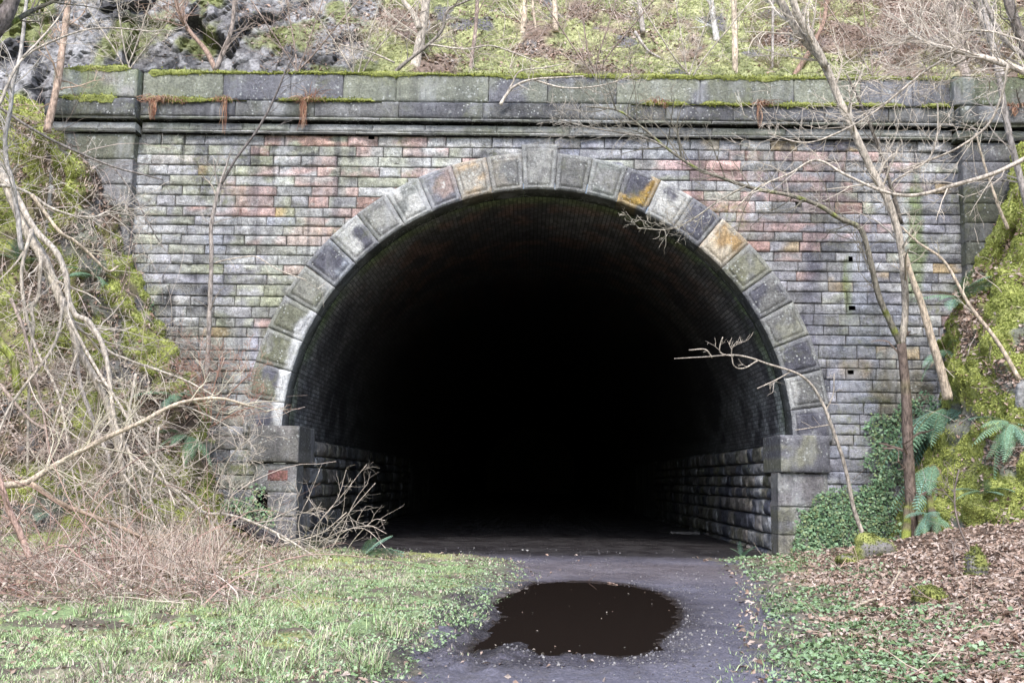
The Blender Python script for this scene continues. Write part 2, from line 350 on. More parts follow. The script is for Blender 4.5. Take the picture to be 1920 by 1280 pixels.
def edges(wd, ht, step, ins=(.010, .03)):
    def ax(L):
        n = max(3, int(round((L - 2 * ins[1]) / step)) + 1)
        return np.concatenate([[0, ins[0]], np.linspace(ins[1], L - ins[1], n), [L - ins[0], L]])
    return ax(wd), ax(ht)
def block(mb, wd, ht, depth, mapf, colf, bulge=.015, rock=.02, margin=0.0, panel=0.0, step=.05, joint=.028, round_=.012, gap=.004, keep=None, chip=.012, seed=None, backcol=None, skirt=None):
    """one dressed or rock-faced stone: a worked front and plain sides; mapf(a, b, out) places it"""
    a, b = edges(wd - 2 * gap, ht - 2 * gap, step); A, B = np.meshgrid(a, b, indexing='ij')
    sx = rng.random() * 500 if seed is None else seed
    W2, H2 = wd - 2 * gap, ht - 2 * gap
    e = np.minimum(np.minimum(A, W2 - A), np.minimum(B, H2 - B))
    q = np.stack([A * 2.6 + sx, B * 6.5, np.full_like(A, sx * .37)], -1)
    n = fbm(q, 4, 31); nq = .5 * n + .5 * np.floor(n * 7) / 7; fine = fbm(q * 5, 2, 77) - .5
    d = -joint + joint * sst(0, round_, e + chip * (n - .5)) + bulge * sst(0, .07, e) + rock * (nq - .45) * 2 * sst(.004, .035, e - margin) + rock * .5 * fine * sst(.0, .02, e)
    if panel: d = d + panel * sst(margin - .004, margin + .022, e + .02 * (n - .5)) - .016 * np.exp(-((e - margin + .012) / .011) ** 2)
    wob = (fbm(np.stack([A * 9 + sx, B * 9, np.zeros_like(A)], -1), 2, 5) - .5) * .012 * (e < .02)
    Aw, Bw = A + gap + wob, B + gap + wob
    V = mapf(Aw, Bw, d); K = colf(Aw, Bw, n, sx) if callable(colf) else np.tile(np.asarray(colf, float), (*A.shape, 1))
    Q = gridq(*A.shape)
    if keep is not None: Q = Q[keep(V.reshape(-1, 3))[Q].all(1)]
    nu, nv = A.shape; idx = np.arange(nu * nv).reshape(nu, nv)
    ring = np.concatenate([idx[:, 0], idx[-1, 1:], idx[-2::-1, -1], idx[0, -2:0:-1]])
    back = mapf(Aw, Bw, np.full_like(A, -depth)).reshape(-1, 3)[ring]; m = len(ring)
    V2 = np.vstack([V.reshape(-1, 3), V.reshape(-1, 3)[ring], back]); K2 = np.vstack([K.reshape(-1, 3), K.reshape(-1, 3)[ring] * (1 if backcol is None else .6), K.reshape(-1, 3)[ring] if backcol is None else np.tile(np.asarray(backcol, float), (m, 1))])
    r2 = np.roll(np.arange(m), -1); i0 = nu * nv; ar_ = np.arange(m); S = np.stack([i0 + ar_, i0 + r2, i0 + m + r2, i0 + m + ar_], -1)
    if skirt is not None: K2[i0:] = skirt  # one flat colour for the sides, carrying grime and painted shade
    if keep is not None: S = S[keep(V2)[S].all(1)]
    mb.add(V2, np.vstack([Q, S]), None, K2)

PAL = dict(grey=(.315, .315, .315), lav=(.315, .31, .345), pink=(.50, .315, .28), red=(.44, .22, .17), ochre=(.48, .33, .13), green=(.33, .345, .24), slate=(.12, .125, .15), pale=(.50, .505, .50), olive=(.25, .24, .19), brown=(.27, .245, .22), blue=(.235, .25, .30))
def pick(wts):
    ks = list(wts); p = np.array([max(wts[k], 0) for k in ks], float); return np.array(PAL[ks[rng.choice(len(ks), p=p / p.sum())]])
def wall_weights(px, py):
    """which stones sit where on the face, by its picture position: the rosy band either side of the arch, olive low on the left, slate low on the right"""
    up = math.exp(-((py - 365) / 95) ** 2); rosy = up * (math.exp(-((px - 640) / 150) ** 2) + 1.2 * math.exp(-((px - 1430) / 140) ** 2))
    low = min(1, max(0, (py - 520) / 200)); L = 1 if px < 1000 else 0
    return dict(grey=2.0, lav=.6 + 1.4 * (1 - L), pale=.4 * (1 - low), pink=.10 + 8 * rosy, red=.01 + 2.0 * rosy, ochre=.14 * (1 - low) + .8 * rosy, green=(1.1 * L + .25) * (1 - low * .5), slate=.25 + .35 * (1 - L), olive=.15 + 2.2 * low * L, brown=.35, blue=.25 + 1.9 * low * (1 - L))
STAINS = [(1715, 450, 20, 110, (.20, .26, .09), .75), (1590, 545, 9, 70, (.22, .28, .08), .7), (1612, 500, 22, 90, (.52, .54, .60), .6), (1520, 640, 26, 160, (.10, .10, .15), .6), (310, 560, 17, 22, (.05, .05, .06), .85), (386, 562, 15, 24, (.05, .05, .06), .85),
    (432, 575, 30, 18, (.56, .55, .57), .7), (268, 640, 36, 70, (.14, .17, .05), .85), (420, 345, 26, 70, (.52, .52, .56), .45), (300, 300, 60, 26, (.5, .5, .54), .35), (478, 690, 15, 70, (.46, .46, .56), .7), (1690, 740, 60, 70, (.16, .14, .08), .75), (1610, 690, 34, 20, (.32, .25, .16), .6),
    (1480, 620, 40, 40, (.11, .11, .15), .6), (760, 300, 90, 30, (.55, .56, .55), .5), (900, 268, 80, 14, (.58, .57, .6), .45), (1260, 280, 120, 20, (.5, .52, .52), .45), (1545, 270, 60, 14, (.07, .07, .11), .7), (560, 470, 60, 60, (.5, .52, .5), .35), (340, 760, 120, 110, (.20, .18, .13), .5), (1330, 425, 28, 20, (.12, .11, .13), .5), (1640, 610, 90, 60, (.2, .22, .26), .4)] + [(float(x), 290 + float(h) * .5, float(w_), float(h), (.10, .10, .12) if k % 3 else (.58, .59, .60), .5) for k, (x, w_, h) in enumerate(zip(np.linspace(285, 1770, 17) + rng.uniform(-35, 35, 17), rng.uniform(6, 20, 17), rng.uniform(40, 150, 17)))]
def stone_col(px, py, x, z):
    wts = wall_weights(px, py); a, b = pick(wts), pick(wts); home = np.array(PAL['lav']) if px > 1000 else np.array((.33, .335, .305)); a, b = lerp(a, home, rng.uniform(.0, .35)), lerp(b, home, rng.uniform(0, .3))
    thr = rng.uniform(.38, .62); br = rng.uniform(.68, 1.3); side = rng.random() < .35
    def f(A, B, n, sx):
        m = sst(thr - .1, thr + .1, fbm(np.stack([A * 2.2 + sx, B * 4, np.zeros_like(A)], -1), 4, 50))
        if side: m = sst(.3, .7, A / A.max() + .7 * (n - .5))
        c = mixc(a, b, m * .9) * br * (.35 + 1.65 * n[..., None])
        q = proj(np.stack([x + A, np.full_like(A, YW), z + B], -1)); w = fbm(np.stack([q[..., 0] * .05, q[..., 1] * .03, 0 * A], -1), 4, 52)
        wq = np.stack([x + A, z + B, 0 * A], -1); l1, l2 = fbm(wq * np.array([.9, .55, 1]) + 3, 4, 53), fbm(wq * np.array([.7, .7, 1]) + 40, 4, 54)
        tint = mixc(mixc((.40, .395, .375), (.28, .28, .29), sst(.42, .58, l1)), (.29, .30, .21) if px < 1000 else (.24, .25, .30), sst(.5, .66, l2)); c = mixc(c, tint * (.6 + .8 * n[..., None]), .32) * (.72 + .56 * l1[..., None])
        for sx_, sy_, rx, ry, sc, st in STAINS:
            d = ((q[..., 0] - sx_) / rx) ** 2 + ((q[..., 1] - sy_) / ry) ** 2
            if d.min() < 3.5: c = mixc(c, sc, st * sst(1.5, .3, d + 2.2 * (w - .5)) * (.6 + .7 * n))
        return c
    return f

HOLES = [P(x, y, YW) for x, y in ((1595, 487), (1596, 578), (1596, 697), (1498, 384), (697, 256))]      # open drain holes
def ARCHK(V):
    k = np.where(V[:, 2] > ZS, np.hypot(V[:, 0] - X0, V[:, 2] - ZS), np.abs(V[:, 0] - X0)) > RI + .38
    for h in HOLES: k &= (np.abs(V[:, 0] - h[0]) > .035) | (np.abs(V[:, 2] - h[2]) > .03)
    return k
ZW1 = P(1000, 258, YW)[2]; XL = P(257, 300, YW)[0]; XR = P(1798, 330, YW)[0]
def face_wall():
    mb = MB(); z = ZW1
    while z > -.6:
        big = z < 4.2 and rng.random() < .45
        hh = rng.uniform(.175, .235) if not big else rng.uniform(.23, .28)
        z1 = z - hh; x = XL - .08
        while x < XR:
            L = rng.choice([rng.uniform(.3, .5), rng.uniform(.5, .85), rng.uniform(.85, 1.25)], p=[.35, .45, .2])
            if x + L > XR - .25: L = XR - x + .02
            cx_, cz_ = x + L / 2, (z + z1) / 2
            rr = math.hypot(cx_ - X0, cz_ - ZS) if cz_ > ZS else abs(cx_ - X0)
            if rr > RI - L * .5:
                px, py = proj((cx_, YW, cz_)); rough = rng.uniform(.024, .052) * (1.2 if px < 1000 else 1)
                off = rng.uniform(-.012, .012)
                block(mb, L, hh, .12, lambda A, B, d, x=x, z1=z1, off=off: np.stack([x + A, YW - d - off, z1 + B], -1), stone_col(px, py, x, z1), rng.uniform(0, .015), rough, step=.04, joint=.04, round_=.009, chip=.02, keep=ARCHK, gap=.0022 if rng.random() < .93 else .009)
            x += L
        z = z1
    o = mb.build('coursed_wall', MAT['stone'], portal)
    mb = MB(); xs, zs = np.linspace(XL - .3, XR + .3, 130), np.linspace(-.7, ZW1 - .03, 80); A, B = np.meshgrid(xs, zs, indexing='ij')
    V = np.stack([A, np.full_like(A, YW + .034), B], -1); Q = gridq(130, 80); Q = Q[ARCHK(V.reshape(-1, 3) )[Q].all(1)]
    mb.add(V, Q, None, (.06, .058, .055)); 
    xs, zs = np.linspace(XL - .6, XR + .6, 130), np.linspace(-.7, P(1000, 150, YW)[2], 90); A, B = np.meshgrid(xs, zs, indexing='ij'); V = np.stack([A, np.full_like(A, YW + .36), B], -1); q = V.reshape(-1, 3)  # dark backing sheet, added to keep sky light out of holes and gaps
    ok = np.where(q[:, 2] > ZS, np.hypot(q[:, 0] - X0, q[:, 2] - ZS), np.abs(q[:, 0] - X0)) > RI + .2; Q = gridq(130, 90); mb.add(V, Q[ok[Q].all(1)], None, (.03, .03, .03))
    mb.build('mortar_bed_and_light_stop', MAT['mortar'], portal)
face_wall()

def dressed(base, alt, thr=.5, sc=3.0, white=None, marg=0):
    def f(A, B, n, sx):
        m = sst(thr - .1, thr + .1, fbm(np.stack([A * sc + sx, B * sc, np.zeros_like(A)], -1), 4, 61))
        c = mixc(base, alt, m) * (.85 + .3 * n[..., None])
        if marg:
            e = np.minimum(np.minimum(A, A.max() - A), np.minimum(B, B.max() - B)) + .03 * (n - .5); c = mixc(c, np.array((.43, .44, .44)), sst(marg + .01, marg - .02, e) * .32); c = c * (1 - .45 * np.exp(-((e - marg) / .012) ** 2)[..., None])
        if white is not None: c = mixc(c, (.74, .75, .75), white(A, B, n))
        return c
    return f
NV = 25; DA = math.pi / NV
GRY, SLT, OLV, BUF, WHT = (.22, .22, .215), (.11, .11, .135), (.21, .215, .16), (.46, .34, .2), (.48, .48, .46)
# from the left springing round to the right one
VC = [(SLT, GRY), (OLV, SLT), (OLV, GRY), (OLV, GRY), (OLV, (.24, .24, .21)), (SLT, (.25, .27, .31)), (SLT, WHT), (GRY, (.3, .3, .28)), ((.26, .27, .26), WHT), ((.34, .27, .25), (.19, .19, .22)), ((.46, .36, .25), (.36, .34, .30)), (GRY, (.30, .28, .25)), (GRY, (.33, .33, .31)), ((.19, .19, .185), (.26, .26, .25)),
      ((.25, .27, .25), GRY), (SLT, (.40, .26, .08)), (SLT, WHT), (GRY, SLT), ((.48, .33, .17), (.55, .48, .37)), ((.25, .25, .19), GRY), (GRY, SLT), (GRY, (.29, .29, .24)), (SLT, GRY), (GRY, WHT), (SLT, (.2, .2, .22))]
for i in range(NV):
    a0 = math.pi - i * DA; key = i == NV // 2
    rt = RE + (.0 if not key else .17); wd = RI * DA; ht = rt - RI
    yf = YW - (.075 if not key else .082)
    def mp(A, B, d, a0=a0, wd=wd, yf=yf):
        th = a0 - A / wd * DA; r = RI + B; rs = .0
        return np.stack([X0 + r * np.cos(th), yf - d, ZS + r * np.sin(th)], -1)
    white = None
    if i in (0, 1, 2, 3): white = lambda A, B, n, i=i: sst(.24, .12, B + .34 * (n - .5) - (.02 if i else -.05)) * .9
    b, a = VC[i]; mb = MB()
    block(mb, wd, ht, .62, mp, dressed(np.array(b) * 1.0, np.array(a) * 1.12, .5, 3, white, .085), .0, .016, .085, .024, step=.028, joint=.04, round_=.028, gap=.004, backcol=(.05, .058, .042))
    mb.build('keystone' if key else 'voussoir', MAT['ash'], portal)
# imposts and piers under the arch
def flat(x, z, yf): return lambda A, B, d: np.stack([x + A, yf - d, z + B], -1)
def pxblock(x0, x1, y0, y1, yf, depth, col, name=None, mat='ash', parent=portal, mb=None, **kw):
    a, b = P(x0, (y0 + y1) / 2, yf), P(x1, (y0 + y1) / 2, yf); t = P((x0 + x1) / 2, y0, yf)[2]; u = P((x0 + x1) / 2, y1, yf)[2]
    own = mb is None; mb = mb or MB()
    block(mb, b[0] - a[0], t - u, depth, flat(a[0], u, yf), col, **kw)
    return mb.build(name, MAT[mat], parent) if own else None
K_ = dict(bulge=.0, rock=.010, step=.05, round_=.02)
pxblock(465, 560, 797, 866, YW - .15, 1.5, dressed(np.array((.17, .165, .16)), np.array((.23, .22, .21))), 'impost_block', **{**K_, 'margin': .06, 'panel': .012})
pxblock(1464, 1557, 815, 886, YW - .15, 1.5, dressed(np.array((.24, .24, .19)), np.array((.17, .17, .19))), 'impost_block', **{**K_, 'margin': .06, 'panel': .012})
PB = ((.22, .21, .215), (.30, .30, .29))
mb = MB()
for x0, x1, y0, y1, c in ((477, 556, 868, 922, PB), (500, 556, 922, 968, PB), (486, 556, 968, 1012, PB), (500, 556, 1012, 1070, PB)):
    pxblock(x0, x1, y0, y1, YW - .06, .6, dressed(np.array(c[0]), np.array(c[1])), mb=mb, **K_)
pier = mb.build('pier', MAT['ash'], portal)
pxblock(500, 541, 879, 903, YW - .068, .05, dressed(np.array((.26, .13, .12)), np.array((.2, .11, .11))), 'red_brick', 'stone', pier, **K_)
mb = MB()
for x0, x1, y0, y1, c in ((1459, 1553, 887, 950, PB), (1459, 1522, 950, 1003, ((.22, .22, .17), (.2, .2, .21))), (1460, 1520, 1003, 1075, ((.24, .23, .19), (.2, .2, .2)))):
    pxblock(x0, x1, y0, y1, YW - .06, .6, dressed(np.array(c[0]), np.array(c[1])), mb=mb, **K_)
mb.build('pier', MAT['ash'], portal)

# pilasters, courses, cornice, parapet
PILF = .24
def run(name, y0, y1, yf, depth, x0, x1, lens, cols, mat='top', mb=None, **kw):
    """a course of long blocks between two picture columns, levels taken at the middle of the face"""
    own = mb is None; mb = mb or MB(); t, u = P(1000, y0, yf)[2], P(1000, y1, yf)[2]; x = x0
    while x < x1 - .01:
        L = rng.uniform(*lens)
        if x + L > x1 - lens[0] * .6: L = x1 - x
        c = [np.array(PAL[k]) if isinstance(k, str) else np.array(k) for k in (cols[rng.integers(len(cols))], cols[rng.integers(len(cols))])]
        f = rng.uniform(.8, 1.15); block(mb, L, t - u, depth, flat(x, u, yf), dressed(c[0] * f, c[1] * f, .5, 1.6), **{**dict(bulge=0, rock=.012, step=.06, round_=.02, gap=.003), **kw}); x += L
    return mb.build(name, MAT[mat], portal) if own else None
XPL0, XPL1 = P(98, 180, YW - PILF)[0], P(262, 220, YW - PILF)[0]
XPR0, XPR1 = P(1790, 220, YW - PILF)[0], P(2150, 220, YW - PILF)[0]
DK = ((.15, .155, .135), (.19, .19, .19), (.125, .125, .135)); PT = ((.25, .26, .21), (.30, .30, .295), (.22, .23, .19), (.18, .18, .20))
BD = ((.34, .35, .30), (.46, .46, .45), (.29, .29, .285))
mb = MB(); run('', 142, 193, YW - .04, .5, XPL1 - .06, XPR0 + .06, (1.0, 1.9), PT, mb=mb, rock=.006); par = mb.build('parapet', MAT['top'], portal)
mb = MB(); run('', 193, 223, YW - .27, .8, XPL1, XPR0, (1.2, 1.9), DK, mb=mb, rock=.035); run('', 222.5, 229, YW - .25, .6, XPL1, XPR0, (1.2, 1.9), BD, mb=mb, rock=.004, skirt=(.012, .012, .014)); mb.build('cornice', MAT['top'], portal)  # fillet undersides near-black: grime and the ledge's shade painted together
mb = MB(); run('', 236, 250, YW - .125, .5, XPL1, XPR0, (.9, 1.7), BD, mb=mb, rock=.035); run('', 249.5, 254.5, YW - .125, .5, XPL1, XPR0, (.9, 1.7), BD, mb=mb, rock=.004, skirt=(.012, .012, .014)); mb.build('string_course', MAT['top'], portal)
for x0, x1 in ((XPL0, XPL1), (XPR0, XPR1)):
    lft = x0 < 0; sh = PILF
    mb = MB(); run('', 135, 189, YW - .04 - sh, .8, x0 - .0, x1 - .08 if lft else x1, (1.2, 1.7), ((.20, .22, .14), (.24, .23, .21)), mb=mb, rock=.008)
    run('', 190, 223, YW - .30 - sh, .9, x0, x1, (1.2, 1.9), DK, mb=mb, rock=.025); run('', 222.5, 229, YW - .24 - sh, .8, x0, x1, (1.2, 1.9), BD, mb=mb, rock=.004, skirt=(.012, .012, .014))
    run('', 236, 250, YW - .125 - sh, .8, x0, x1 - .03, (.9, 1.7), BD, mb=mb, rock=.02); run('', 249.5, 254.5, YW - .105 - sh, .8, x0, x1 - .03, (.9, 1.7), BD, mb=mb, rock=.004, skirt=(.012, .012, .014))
    a, b = (x0 + .05, XL + .02) if lft else (XR - .02, x1)
    y = 258
    while y < 1060:
        st = rng.choice([42, 48, 36]); run('', y, y + st, YW - .02 - sh, .5, a, b, (1.2, 2.2), ((.20, .20, .185), (.25, .245, .25), (.16, .165, .13)), mb=mb, rock=.014); y += st
    mb.build('pilaster', MAT['top'], portal)

def moss_band(name, segs, parent, dens=420):
    """moss cushions along ledges: a lumpy skin with short tufts standing on it; segs = (x0, x1, z, yfront, depth, droop, strength)"""
    mb = MB()
    for x0, x1, z, yf, dep, droop, stg in segs:
        n = max(6, int((x1 - x0) / .04)); xs = np.linspace(x0, x1, n)
        prof = np.array([(0.0, -1.0, .012), (0.0, -.45, .024), (0.0, 0.05, .028), (.03, .9, .03), (.16, 1.0, .035), (.5, 1.0, .04), (1.0, .7, .03)])
        nn = fbm(np.stack([xs * 2.2, xs * 0 + z, xs * 0], -1), 4, 91); k = sst(.62 - stg * .5, .72 - stg * .35, nn + .35 * np.clip(1 - np.minimum(xs - x0, x1 - xs) / .4, 0, 1) * -1)
        n2 = fbm(np.stack([np.repeat(xs[:, None], 7, 1) * 9, np.tile(np.arange(7.) * 1.7, (n, 1)), np.full((n, 7), z)], -1), 3, 92)
        th = k * (.6 + .8 * nn)
        y = yf + prof[:, 0] * dep - prof[:, 2] * (th[:, None] * (.4 + 1.2 * n2)); low = .1 + 2.2 * np.clip(fbm(np.stack([xs * 1.1 + z, xs * 0, xs * 0], -1), 4, 95) - .28, 0, 1)[:, None]; zz = z + np.where(prof[:, 1] < 0, prof[:, 1] * droop * low, prof[:, 1] * .045) * th[:, None] * (.55 + .9 * n2) - .012 * (1 - k[:, None])
        V = np.stack([np.repeat(xs[:, None], 7, 1), y, zz], -1)
        c = mixc((.15, .17, .06), (.28, .30, .10), sst(.3, .7, n2)) * (.7 + .6 * nn[:, None, None])
        mb.add(V, gridq(n, 7), None, c)
        m = int((x1 - x0) * dens); i = rng.integers(0, n, m); j = rng.integers(0, 7, m); o = V[i, j] + rng.normal(0, .012, (m, 3)); kk = k[i] > .35; o = o[kk]; m = len(o)
        d = np.stack([rng.normal(0, .02, m), -rng.random(m) * .022, rng.normal(.008, .02, m)], -1); s = rng.normal(0, .009, (m, 3))
        T = np.stack([o - s, o + s, o + d], 1).reshape(-1, 3); cc = mixc((.14, .17, .035), (.36, .38, .09), rng.random(m)); mb.add(T, None, np.arange(m * 3).reshape(-1, 3), np.repeat(cc, 3, 0))
    return mb.build(name, MAT['moss'], parent)
zp = P(1000, 142, YW - .04)[2]; zpl = P(1000, 135, YW - .28)[2]; zc = P(1000, 192.5, YW - .3)[2]
moss_band('moss_cap', [(XPL1 - .05, XPR0 + .1, zp, YW - .04, .5, .055, .95), (XPR0, XPR1, zpl, YW - .28, .6, .05, .45)], portal)
moss_band('moss_cap', [(XPL0, XPL1 - .08, zpl, YW - .28, .7, .10, 1.2), (XPL0, XPL1 - .3, P(1000, 190, YW - .54)[2], YW - .54, .3, .13, .85), (XPL1, P(470, 190, YW)[0], zc, YW - .3, .3, .05, .8), (P(520, 190, YW)[0], P(720, 190, YW)[0], zc, YW - .3, .3, .06, .85), (P(1180, 190, YW)[0], P(1790, 190, YW)[0], zc, YW - .3, .3, .035, .6)], portal)

# the bore: vault and side walls
def bore():
    RB = RI + .04; ys = np.concatenate([np.linspace(YW + .05, YW + 9, 64), np.linspace(YW + 10, YW + 95, 40)])
    th = np.linspace(math.pi, 0, 97); Yg, T = np.meshgrid(ys, th, indexing='ij')
    n = fbm(np.stack([T * 3, Yg * .8, T * 0], -1), 4, 15); n2 = fbm(np.stack([T * 14, Yg * 2, T * 0], -1), 3, 16)
    ringed = (np.abs(Yg - YW - 6.5) < .5) * .0
    r = RB + .05 * sst(YW + 1.2, YW + 1.25, Yg) + .02 * (n2 - .5) + ringed
    V = np.stack([X0 + r * np.cos(T), Yg, ZS + r * np.sin(T)], -1)
    c = mixc((.20, .19, .19), (.09, .085, .09), sst(.35, .6, n)); c = mixc(c, (.26, .16, .13), sst(.5, .65, n2) * sst(.5, .9, np.sin(T)) * .7)
    c = mixc(c, (.13, .17, .08), sst(YW + 1.8, YW + .5, Yg) * sst(.3, .55, n2)); c = mixc(c, (.36, .36, .36), sst(.5, .1, np.sin(T)) * sst(.45, .62, n2) * .8); c = c * 2.2 * (.03 + .97 * np.exp(-np.clip(Yg - YW - .6, 0, 99) / 4.5))[..., None] * np.array([.98, 1.0, 1.0])  # soot, and daylight fading inward, both put into the colour
    m, t, b = newmat('sooty_brick_light_fade'); a = N(t, 'ShaderNodeAttribute', attribute_name='col').outputs['Color']; uv = N(t, 'ShaderNodeUVMap', uv_map='UVMap').outputs[0]
    br = N(t, 'ShaderNodeTexBrick'); br.inputs['Scale'].default_value = 1; br.inputs['Brick Width'].default_value = .24; br.inputs['Row Height'].default_value = .085; br.inputs['Mortar Size'].default_value = .008
    br.inputs['Color1'].default_value = (1, 1, 1, 1); br.inputs['Color2'].default_value = (.45, .45, .45, 1); br.inputs['Mortar'].default_value = (.35, .35, .35, 1); br.inputs['Bias'].default_value = -.1
    t.links.new(uv, br.inputs['Vector']); c2 = mix(t, 1.0, a, br.outputs['Color'], 'MULTIPLY'); g = N(t, 'ShaderNodeNewGeometry').outputs['Position']
    nn = noise(t, g, 14, 5, .7); t.links.new(vary(t, c2, nn, .55, 1.7), b.inputs['Base Color']); b.inputs['Roughness'].default_value = .62
    bump(t, b, math_(t, 'ADD', math_(t, 'MULTIPLY', br.outputs['Fac'], -1.0), math_(t, 'MULTIPLY', nn, .8)), .9, .03)
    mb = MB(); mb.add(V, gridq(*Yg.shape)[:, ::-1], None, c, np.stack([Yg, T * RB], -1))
    k = len(th); e = V[-1]; mb.add(np.vstack([e, [[X0, ys[-1], ZS]]]), None, [(k, i, i + 1) for i in range(k - 1)], (.004, .004, .004))  # near-black cap stands in for the unlit depth of the bore
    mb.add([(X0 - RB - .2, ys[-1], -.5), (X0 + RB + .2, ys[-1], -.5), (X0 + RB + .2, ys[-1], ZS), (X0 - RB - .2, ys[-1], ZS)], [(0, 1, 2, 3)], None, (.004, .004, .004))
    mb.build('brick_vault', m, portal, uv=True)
    for sgn in (-1, 1):
        mb = MB(); z = ZS - .02
        while z > -.5:
            hh = rng.uniform(.23, .36); z1 = z - hh; y = YW + .5 + rng.uniform(0, .1)
            y = YW - .02 if False else y
            while y < YW + 20:
                L = rng.uniform(.4, .95); c = np.array(PAL[['grey', 'olive', 'slate', 'brown'][rng.integers(4)]]) * rng.uniform(1.1, 1.9) * (.05 + .95 * math.exp(-(y - YW) / 4.2))  # stones darken inward: the fading daylight is put into their colour
                xb = X0 + sgn * 4.6
                block(mb, L, hh, .2, lambda A, B, d, y=y, z1=z1, xb=xb: np.stack([xb - sgn * d, y + A, z1 + B], -1), dressed(c, c * 1.7, .5, 3.5), .025, .06, step=.055, joint=.06, round_=.02, chip=.04, gap=.006)
                y += L
            z = z1
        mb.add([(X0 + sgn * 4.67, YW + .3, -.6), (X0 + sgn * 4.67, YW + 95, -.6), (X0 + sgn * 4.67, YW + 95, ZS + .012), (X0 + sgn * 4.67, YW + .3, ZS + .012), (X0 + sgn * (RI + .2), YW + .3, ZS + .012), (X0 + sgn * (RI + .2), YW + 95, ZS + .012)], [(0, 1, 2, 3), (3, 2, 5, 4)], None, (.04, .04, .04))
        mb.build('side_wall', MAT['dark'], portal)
bore()

# ------------------------------------------------------------------ banks, cliff and hill: lofted sheets
def loft(rows, nu, nv):
    """rows of (px, py, Y) control points, lowest row first -> grid of points (nv up, nu along)"""
    R = np.array([crom([P(*q) for q in r], nu) for r in rows])
    return np.stack([crom(R[:, i], nv) for i in range(nu)], 1)
def normals(V):
    a, b = np.gradient(V, axis=0), np.gradient(V, axis=1); n = np.cross(b, a); n /= np.linalg.norm(n, axis=-1)[..., None] + 1e-9
    return np.where((n[..., 1] > 0)[..., None], -n, n)
def sheet(name, V, K, mat, smooth=True):
    mb = MB(); mb.add(V, gridq(*V.shape[:2]), None, K); o = mb.build(name, mat, smooth=smooth); o['kind'] = 'structure'; return V
MOSS = lambda n: mixc((.18, .205, .065), (.40, .43, .14), sst(.28, .66, n))
def bank(name, rows, nu, nv, seed, amp=.35):
    V = loft(rows, nu, nv); Nn = normals(V)
    n = fbm(V * .9, 4, seed) - .5; n2 = fbm(V * 4, 4, seed + 3); f1, f2, cid = worley(V * np.array([1.2, 1.2, 1.0]), seed)
    fade = sst(0, .06, np.linspace(0, 1, nu))[None, :, None]
    e1, e2, eid = worley(V * 2.6 + .5 * fbm(V * 3, 2, 4)[..., None], seed + 1); cush = sst(.75, .1, e1) * (.4 + .9 * eid)
    V = V + Nn * ((amp * n + .14 * (cid - .5) + .14 * (n2 - .5) + .16 * cush)[..., None]) * fade
    m = fbm(V * .75 + 7, 4, seed + 8); l = fbm(V * 1.6 + 3, 3, seed + 12)
    c = mixc((.075, .06, .05), (.14, .105, .085), sst(.35, .65, n2)); moss = sst(.26, .38, m) if seed == 202 else sst(.34, .48, m); moss = moss * (sst(-.08, .10, cush + .25 * (n2 - .3)) if seed == 202 else sst(.0, .2, cush + .25 * (n2 - .3))); c = mixc(c, MOSS(n2), moss)
    rock = sst(.60, .66, l) * .8; c = mixc(c, (.15, .15, .16), rock)
    sheet(name, V, c, MAT['soil']); return V, moss * (1 - rock)
LB, LBM = bank('left_bank', [
    [(520, 1040, 20.15), (400, 1050, 19.2), (220, 1062, 18.3), (0, 1075, 17.6), (-420, 1100, 16.5)],
    [(415, 900, 20.15), (300, 890, 19.5), (120, 900, 18.7), (0, 905, 18.3), (-420, 900, 17.4)],
    [(400, 760, 20.4), (350, 735, 19.75), (240, 715, 19.5), (110, 700, 19.4), (0, 690, 19.1), (-420, 660, 18.5)],
    [(320, 640, 20.4), (268, 605, 19.6), (165, 560, 19.45), (80, 540, 19.8), (0, 520, 19.6), (-420, 470, 19.3)],
    [(270, 500, 20.4), (218, 440, 19.6), (150, 385, 19.45), (60, 365, 19.95), (0, 350, 19.9), (-420, 300, 20.2)],
    [(190, 330, 20.4), (138, 285, 19.55), (85, 245, 19.5), (30, 215, 20.0), (-20, 200, 20.2), (-420, 120, 21)],
    [(95, 205, 20.9), (70, 195, 20.9), (20, 180, 21.0), (-40, 160, 21.3), (-420, 40, 22)]], 150, 170, 101)
RB_, RBM = bank('right_bank', [
    [(1640, 1055, 20.1), (1690, 1095, 19.2), (1735, 1060, 18.6), (1790, 1105, 17.9), (1850, 1050, 17.3), (1920, 1090, 16.5), (2300, 1090, 14.5)],
    [(1700, 900, 20.1), (1725, 920, 19.1), (1800, 930, 18.1), (1920, 900, 17.0), (2300, 880, 15.2)],
    [(1775, 760, 20.1), (1785, 770, 19.4), (1830, 760, 18.3), (1920, 740, 17.3), (2300, 700, 15.8)],
    [(1740, 690, 20.4), (1776, 640, 19.6), (1792, 622, 19.4), (1840, 610, 18.8), (1920, 590, 17.9), (2300, 520, 16.6)],
    [(1770, 600, 20.4), (1806, 548, 19.55), (1838, 525, 19.4), (1880, 495, 19.4), (1930, 470, 18.8), (2300, 380, 17.6)],
    [(1850, 450, 20.4), (1882, 395, 19.55), (1908, 368, 19.4), (1940, 350, 19.8), (1990, 320, 19.4), (2300, 200, 18.8)],
    [(1890, 330, 20.4), (1912, 285, 19.6), (1945, 240, 19.5), (2000, 210, 20.1), (2060, 160, 20.0), (2300, 40, 20)]], 150, 170, 202, .55)
